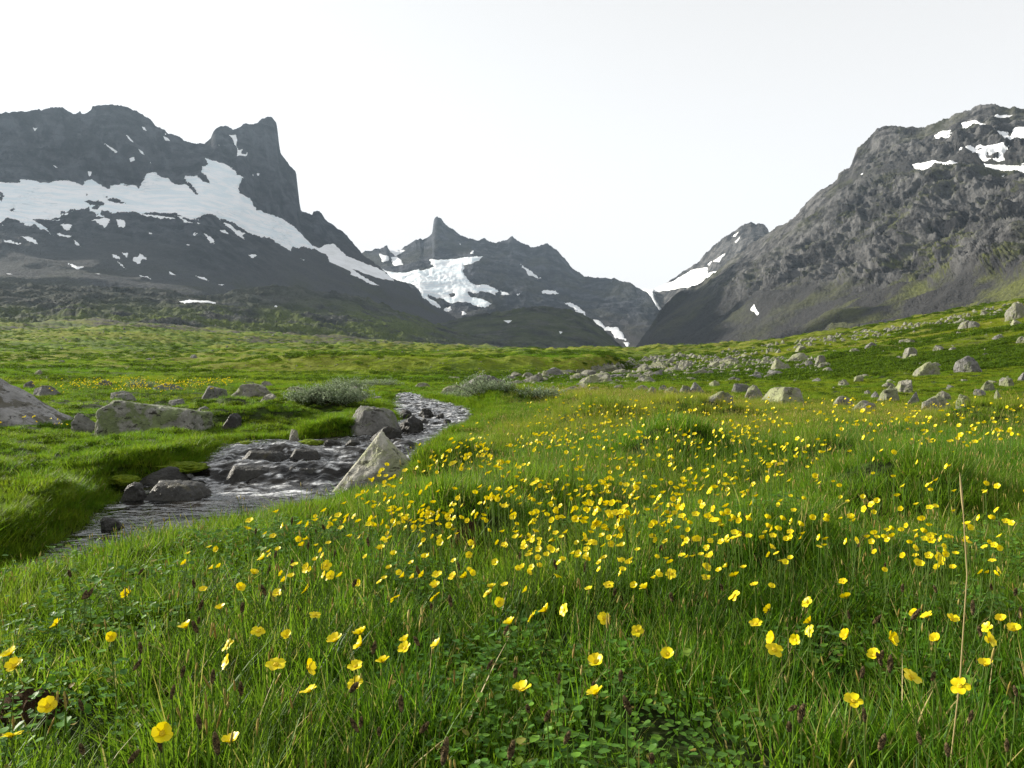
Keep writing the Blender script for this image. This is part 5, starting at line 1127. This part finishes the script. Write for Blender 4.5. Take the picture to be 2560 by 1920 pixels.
# ------------------------------------------------------------------ brown seed heads, straw stalk, peat, moss, willow
m = NM("brown_head"); co = m.coord(); M['head'] = m.done(m.principled(m.mix(m.ramp(m.noise(co, 260, 3, .7), [(.4, 0.), (.6, 1.)]), (0.030, 0.024, 0.014), (0.16, 0.115, 0.055)), .9, .1))
m = NM("dry_straw"); M['straw'] = m.done(m.leaf((0.42, 0.33, 0.15), .2, .6, .3))
def head_mesh(seed):
    d, f = ICO[3]; p = d * np.array([.0032, .0032, .0120]); p *= (1 + .28 * np.sign(np.sin(p[:, 2] * 1900 + np.arctan2(d[:, 1], d[:, 0]) * 4 + seed)) * (1 - np.abs(d[:, 2])))[:, None]
    return mesh_np("seed_head", p, f, False, [M['head']])
HEADS = [head_mesh(k) for k in range(4)]
SST = {}
def stalk(h, k):
    key = (round(h, 2), k)
    if key not in SST: SST[key] = mesh_np("stalk", *tube([(.15 * h * (1 - t) ** 2 * (1 if k % 2 else -1), .05 * h * (1 - t) * k / 3, -h * (1 - t)) for t in np.linspace(0, 1, 5)], .0011, 4), True, [M['stem']])
    return SST[key]
def seed_dens(px, py):
    e = np.interp(px, [0, 450, 700, 820], [1440, 1385, 1300, 1270])
    return (1.0 if px < 800 and py < 1540 and py > e else .35) if py > e else 0
sp = []
while len(sp) < 100:
    px, py = random.uniform(0, 2560), random.uniform(1290, 1900)
    if random.random() < seed_dens(px, py): sp.append((px, py))
SG = [(lambda x, y: x < 850 and y < 1560, "brown foxtail seed head in the grass along the stream's near edge", "seed heads near the stream"), (lambda x, y: x < 850, "brown foxtail seed head in the grass at lower left", "seed heads lower left"),
      (lambda x, y: x < 1700, "brown foxtail seed head among the buttercups in the centre", "seed heads centre"), (lambda x, y: True, "brown foxtail seed head in the right foreground grass", "seed heads right")]
def seed_thing(px, py, lb, g, sc=1.0, st=None):
    st = random.uniform(.13, .2) if st is None else st; X, Y, Z = head_pos(px, py, st); zg = gz(X, Y); r = empty("foxtail", (X, Y, zg)); tag(r, lb, "seed head", g); LOCATE.append((r, px, py, "brown seed head", "seed"))
    obj("seed_head", random.choice(HEADS), r, (0, 0, Z - zg), (random.gauss(0, .3), random.gauss(0, .3), random.uniform(0, 6)), (sc, sc, sc * random.uniform(.8, 1.2))); obj("stalk", stalk(max(Z - zg, .05), random.randrange(4)), r, (0, 0, Z - zg - .008), (0, 0, random.uniform(0, 6)))
for px, py in sp:
    for t, lb, g in SG:
        if t(px, py): seed_thing(px, py, lb, g, random.uniform(.8, 1.25)); break
def long_stalk(px0, py0, px1, py1, Y, label, w=.0022):
    a = Vector(((px0 - CX) / F * Y, Y, HC - (py0 - HY) / F * Y)); b = Vector(((px1 - CX) / F * Y, Y + .05, HC - (py1 - HY) / F * (Y + .05)))
    g = Vector((a.x, a.y, gz(a.x, a.y)))
    root = empty("grass_stalk", g); tag(root, label, "grass stalk")
    mid = a.lerp(b, .5) + Vector((.012, 0, 0)); pts_ = [g - Vector((.02, 0, 0)), a, mid, a.lerp(b, .8) + Vector((.006, 0, 0)), b]; loc = [p - g for p in pts_]
    obj("stem", mesh_np("stem", *tube(loc, [w, w, w * .85, w * .7, w * .5], 6), True, [M['straw']]), root)
    hp = [loc[3].lerp(loc[4], t) for t in (0, .3, .6, .9, 1.05)]
    obj("seed_spike", mesh_np("seed_spike", *tube(hp, [w * .6, w * 1.5, w * 1.6, w * .9, w * .2], 6), True, [M['straw']]), root)
long_stalk(2400, 1700, 2442, 1185, 1.32, "tall pale straw stalk rising at the right", .0012)

# bare peat clods
m = NM("peat"); co = m.coord(); n = m.noise(m.scale(co, (6, 6, 1)), 14, 6, .75); M['peat'] = m.done(m.principled(m.ramp(n, [(.35, (.035, .020, .011)), (.55, (.10, .060, .030)), (.75, (.26, .17, .08))]), .95, .1, m.bump(m.noise(m.scale(co, (8, 8, 1.2)), 22, 5, .8), 1.0, .02)))
def clod(px, py, w, h, label, seed, Y=None):
    X, Yg, Z = hit(px, py); r = np.random.default_rng(seed); d, f = ICO[4]
    p = d * np.array([w / 2, w * .42, h]) * (1 + .22 * fbm(d[:, 0] * 2 + seed, d[:, 1] * 2, d[:, 2] * 2, 4, .6))[:, None]
    o = obj("peat_clod", mesh_np("peat_clod", p, f, True, [M['peat']]), None, (X, Yg + w * .3, Z - h * .12)); tag(o, label, "peat clod")
clod(1152, 1395, .105, .105, "upright clod of bare brown peat in the buttercup drift", 3)
clod(1290, 1425, .07, .022, "low strip of torn peat right of the upright clod", 5)
clod(40, 1830, .135, .065, "brown earth mound with dry roots at the lower left edge", 8)
clod(2262, 1292, .24, .05, "dark bare peat hollow in the grass at right", 11)
clod(1180, 1340, .07, .06, "small grassy-topped peat knob behind the upright clod", 14)
# moss cushions along the water
m = NM("moss"); co = m.coord(); n = m.noise(co, 30, 5, .7); M['moss'] = m.done(m.principled(m.ramp(n, [(.35, (.06, .095, .008)), (.55, (.145, .205, .012)), (.7, (.24, .27, .02))]), .95, .1, m.bump(m.noise(co, 90, 4, .75), 1.0, .02)))
def moss(px, py, w, h, Y, label, seed):
    X = (px - CX) / F * Y; Z = HC - (py - HY) / F * Y; d, f = ICO[4]
    p = d * np.array([w / 2, w * .38, h]) * (1 + .18 * fbm(d[:, 0] * 2 + seed, d[:, 1] * 2, d[:, 2] * 2, 4, .6))[:, None]
    tag(obj("moss_cushion", mesh_np("moss_cushion", p, f, True, [M['moss']]), None, (X, Y + w * .2, Z)), label, "moss")
moss(770, 1114, .32, .06, 8.65, "yellow green moss cushion at the islet's left tip", 3)
moss(612, 1114, .32, .05, 8.75, "low moss cushion where the left bank meets the pool", 5)
moss(440, 1172, .50, .05, 7.45, "bright moss cap over the dark rock in the left bank", 7)
moss(300, 1204, .28, .05, 6.9, "moss clump at the left end of the bank ledge", 9)
moss(1142, 1040, .14, .04, 12.75, "small golden moss tuft between the upper riffle stones", 11)
# grey willow shrubs
m = NM("willow_grey"); c = m.ramp(m.attr("rnd"), [(0., (.12, .17, .09)), (.6, (.23, .29, .17)), (1., (.34, .39, .26))]); M['willow'] = m.done(m.leaf(c, .3, .6, .2))
m = NM("willow_bark"); M['bark'] = m.done(m.principled((.06, .045, .03), .9, .1))
def shrub(px, py, w, h, n, label, seed):
    X, Y, Z = hit(px, py); r = np.random.default_rng(seed); root = empty("willow_shrub", (X, Y, Z)); tag(root, label, "shrub")
    BV, BF, LV, LQ, Rn = [], [], [], [], []; o = 0
    for i in range(n):
        a = r.uniform(0, 6.28); rr = w / 2 * math.sqrt(r.random()); ex, ey = rr * math.cos(a), rr * .6 * math.sin(a); ez = h * (1 - .55 * (rr / (w / 2)) ** 2) * r.uniform(.55, 1.1)
        b0 = Vector((ex * .3, ey * .3, -.03)); b1 = Vector((ex, ey, ez)); bm = b0.lerp(b1, .5) + Vector((0, 0, .06 * h))
        v, f = tube([b0, bm, b1], [.004, .003, .0015], 4); BV.append(v); BF.append(f + o); o += len(v)
        for j in range(60):
            t = r.uniform(.3, 1.02); p = np.array(b0.lerp(bm, t * 2) if t < .5 else bm.lerp(b1, t * 2 - 1)) + r.normal(0, .030, 3)
            u = r.normal(size=3); u[2] = abs(u[2]) * .8 + .2; u /= np.linalg.norm(u); s_ = np.cross(u, r.normal(size=3)); s_ /= np.linalg.norm(s_); L_ = r.uniform(.026, .046); k = len(LV)
            LV += [p, p + u * L_ * .5 + s_ * L_ * .2, p + u * L_, p + u * L_ * .5 - s_ * L_ * .2]; LQ.append([k, k + 1, k + 2, k + 3]); Rn += [r.random()] * 4
    obj("branches", mesh_np("branches", np.concatenate(BV), np.concatenate(BF), True, [M['bark']]), root)
    obj("foliage", mesh_np("foliage", np.array(LV), np.array(LQ), True, [M['willow']], dict(rnd=np.array(Rn))), root)
shrub(845, 1008, 1.2, .34, 80, "biggest grey green willow shrub left of the little waterfall", 1)
shrub(770, 1005, .8, .25, 40, "low willow bush at the biggest shrub's left side", 2)
shrub(870, 978, 1.3, .35, 50, "willow bush behind the biggest grey green shrub", 3)
shrub(1180, 1000, 1.3, .22, 60, "wide grey green willow thicket right of the upper stream", 4)
shrub(1215, 985, 1.1, .30, 50, "willow bush below the biggest grey boulder", 5)
shrub(1340, 992, 1.1, .12, 30, "low grey willow strip at the meadow's far edge", 6)
shrub(350, 972, .9, .25, 35, "small willow bush behind the yellow flower strip", 7)
shrub(955, 965, 1.6, .25, 40, "pale willow scrub on the flat beyond the stream bend", 8)

# ------------------------------------------------------------------ labels that single out each of the alike things
LM = {"rock": [("the large lit boulder", 1957, 990), ("the dark boulder heap", 1700, 975), ("the lone upright stone", 1365, 935), ("the pale mossy outcrop", 1505, 948), ("the flat stone row", 1430, 975), ("the pale slope boulder", 1952, 910), ("the dark pointed stone", 2049, 900), ("the two-tone boulder", 2311, 922), ("the tall angular boulder", 2420, 910), ("the egg-shaped boulder", 2259, 965), ("the huge skyline boulder", 2545, 778), ("the skyline block stack", 2412, 812), ("the ribbed pale boulder", 2271, 882), ("the grey wedge stone", 2002, 871), ("the biggest grey boulder", 1197, 956), ("the lichen block", 380, 1045), ("the huge left boulder", 90, 1010), ("the grey wedge boulder", 523, 988), ("the broad flat-topped boulder", 625, 975), ("the biggest willow shrub", 845, 990), ("the lone pale stone", 97, 932), ("the pale slanting slab", 1124, 1020), ("the square rock in the riffle", 1087, 1041), ("the little waterfall's rock", 1022, 1016)],
      "flower": [("the upright peat clod", 1152, 1370), ("the low torn peat strip", 1290, 1425), ("the tall straw stalk", 2425, 1380), ("the pale triangular boulder", 930, 1150), ("the dark peat hollow", 2262, 1280), ("the flat wet slab", 910, 1230), ("the triple bloom", 1678, 1435), ("the wide open buttercup", 1836, 1489), ("the dark middle tussock", 1690, 1155), ("the stream's plunge pool", 600, 1220), ("the far meadow tussock", 1460, 1040), ("the central trio of blooms", 1365, 1527), ("the biggest buttercup", 901, 1590), ("the stacked pair of blooms", 1088, 1480), ("the right hand tussock", 2050, 1180)],
      "seed": [("the brown earth mound", 60, 1790), ("the stream's lower end", 200, 1400), ("the yellow bloom stack", 1935, 1610), ("the tall straw stalk", 2410, 1560), ("the central trio of blooms", 1365, 1527), ("the biggest buttercup", 901, 1590), ("the round golden buttercup", 1490, 1657), ("the wide flat buttercup", 690, 1664), ("the star-shaped buttercup", 465, 1570), ("the upright peat clod", 1152, 1370), ("the lowest right buttercup", 2132, 1755), ("the stream's near bank", 620, 1330), ("the folded bottom buttercup", 578, 1855), ("the forward facing large buttercup", 1305, 1727)],
      "snow": [("the square rock tower", 660, 360), ("the hanging glacier's middle", 330, 490), ("the hanging glacier's left end", 40, 510), ("the hanging glacier's right tip", 780, 610), ("the horn peak", 1090, 580), ("the horn glacier", 1120, 700), ("the left skyline dome", 270, 290), ("the olive knoll", 680, 740), ("the dark rounded knoll", 1350, 790), ("the back peak's summit", 1880, 570), ("the valley pass", 1620, 724), ("the snow lens on the ledge", 2340, 428), ("the scalloped snow patch", 485, 757)]}
NTH = ["nearest"] + [w + " nearest" for w in "second third fourth fifth sixth seventh eighth ninth tenth eleventh twelfth thirteenth fourteenth fifteenth sixteenth seventeenth eighteenth nineteenth twentieth".split()] + ["twenty-%s nearest" % w for w in "first second third fourth fifth sixth seventh eighth ninth".split()]
cells = {}
for o, px, py, noun, kind in LOCATE:
    nm, lx, ly = min(LM[kind], key=lambda l: (px - l[1]) ** 2 + (py - l[2]) ** 2)
    dx, dy = px - lx, py - ly
    side = ("right of" if dx > 0 else "left of") if abs(dx) > abs(dy) else ("below" if dy > 0 else "above")
    diag = "" if min(abs(dx), abs(dy)) < .45 * max(abs(dx), abs(dy), 1) else (("lower " if dy > 0 else "upper ") if abs(dx) > abs(dy) else "")
    cells.setdefault((kind, noun, side, diag, nm), []).append((math.hypot(dx, dy), o))
for (kind, noun, side, diag, nm), lst in cells.items():
    lst.sort(key=lambda t: t[0])
    for i, (d_, o) in enumerate(lst):
        w = {"upper ": "up and to the ", "lower ": "down and to the ", "": ""}[diag]
        o["label"] = "%s %s %s%s %s" % (NTH[min(i, len(NTH) - 1)], noun, w, side, nm)
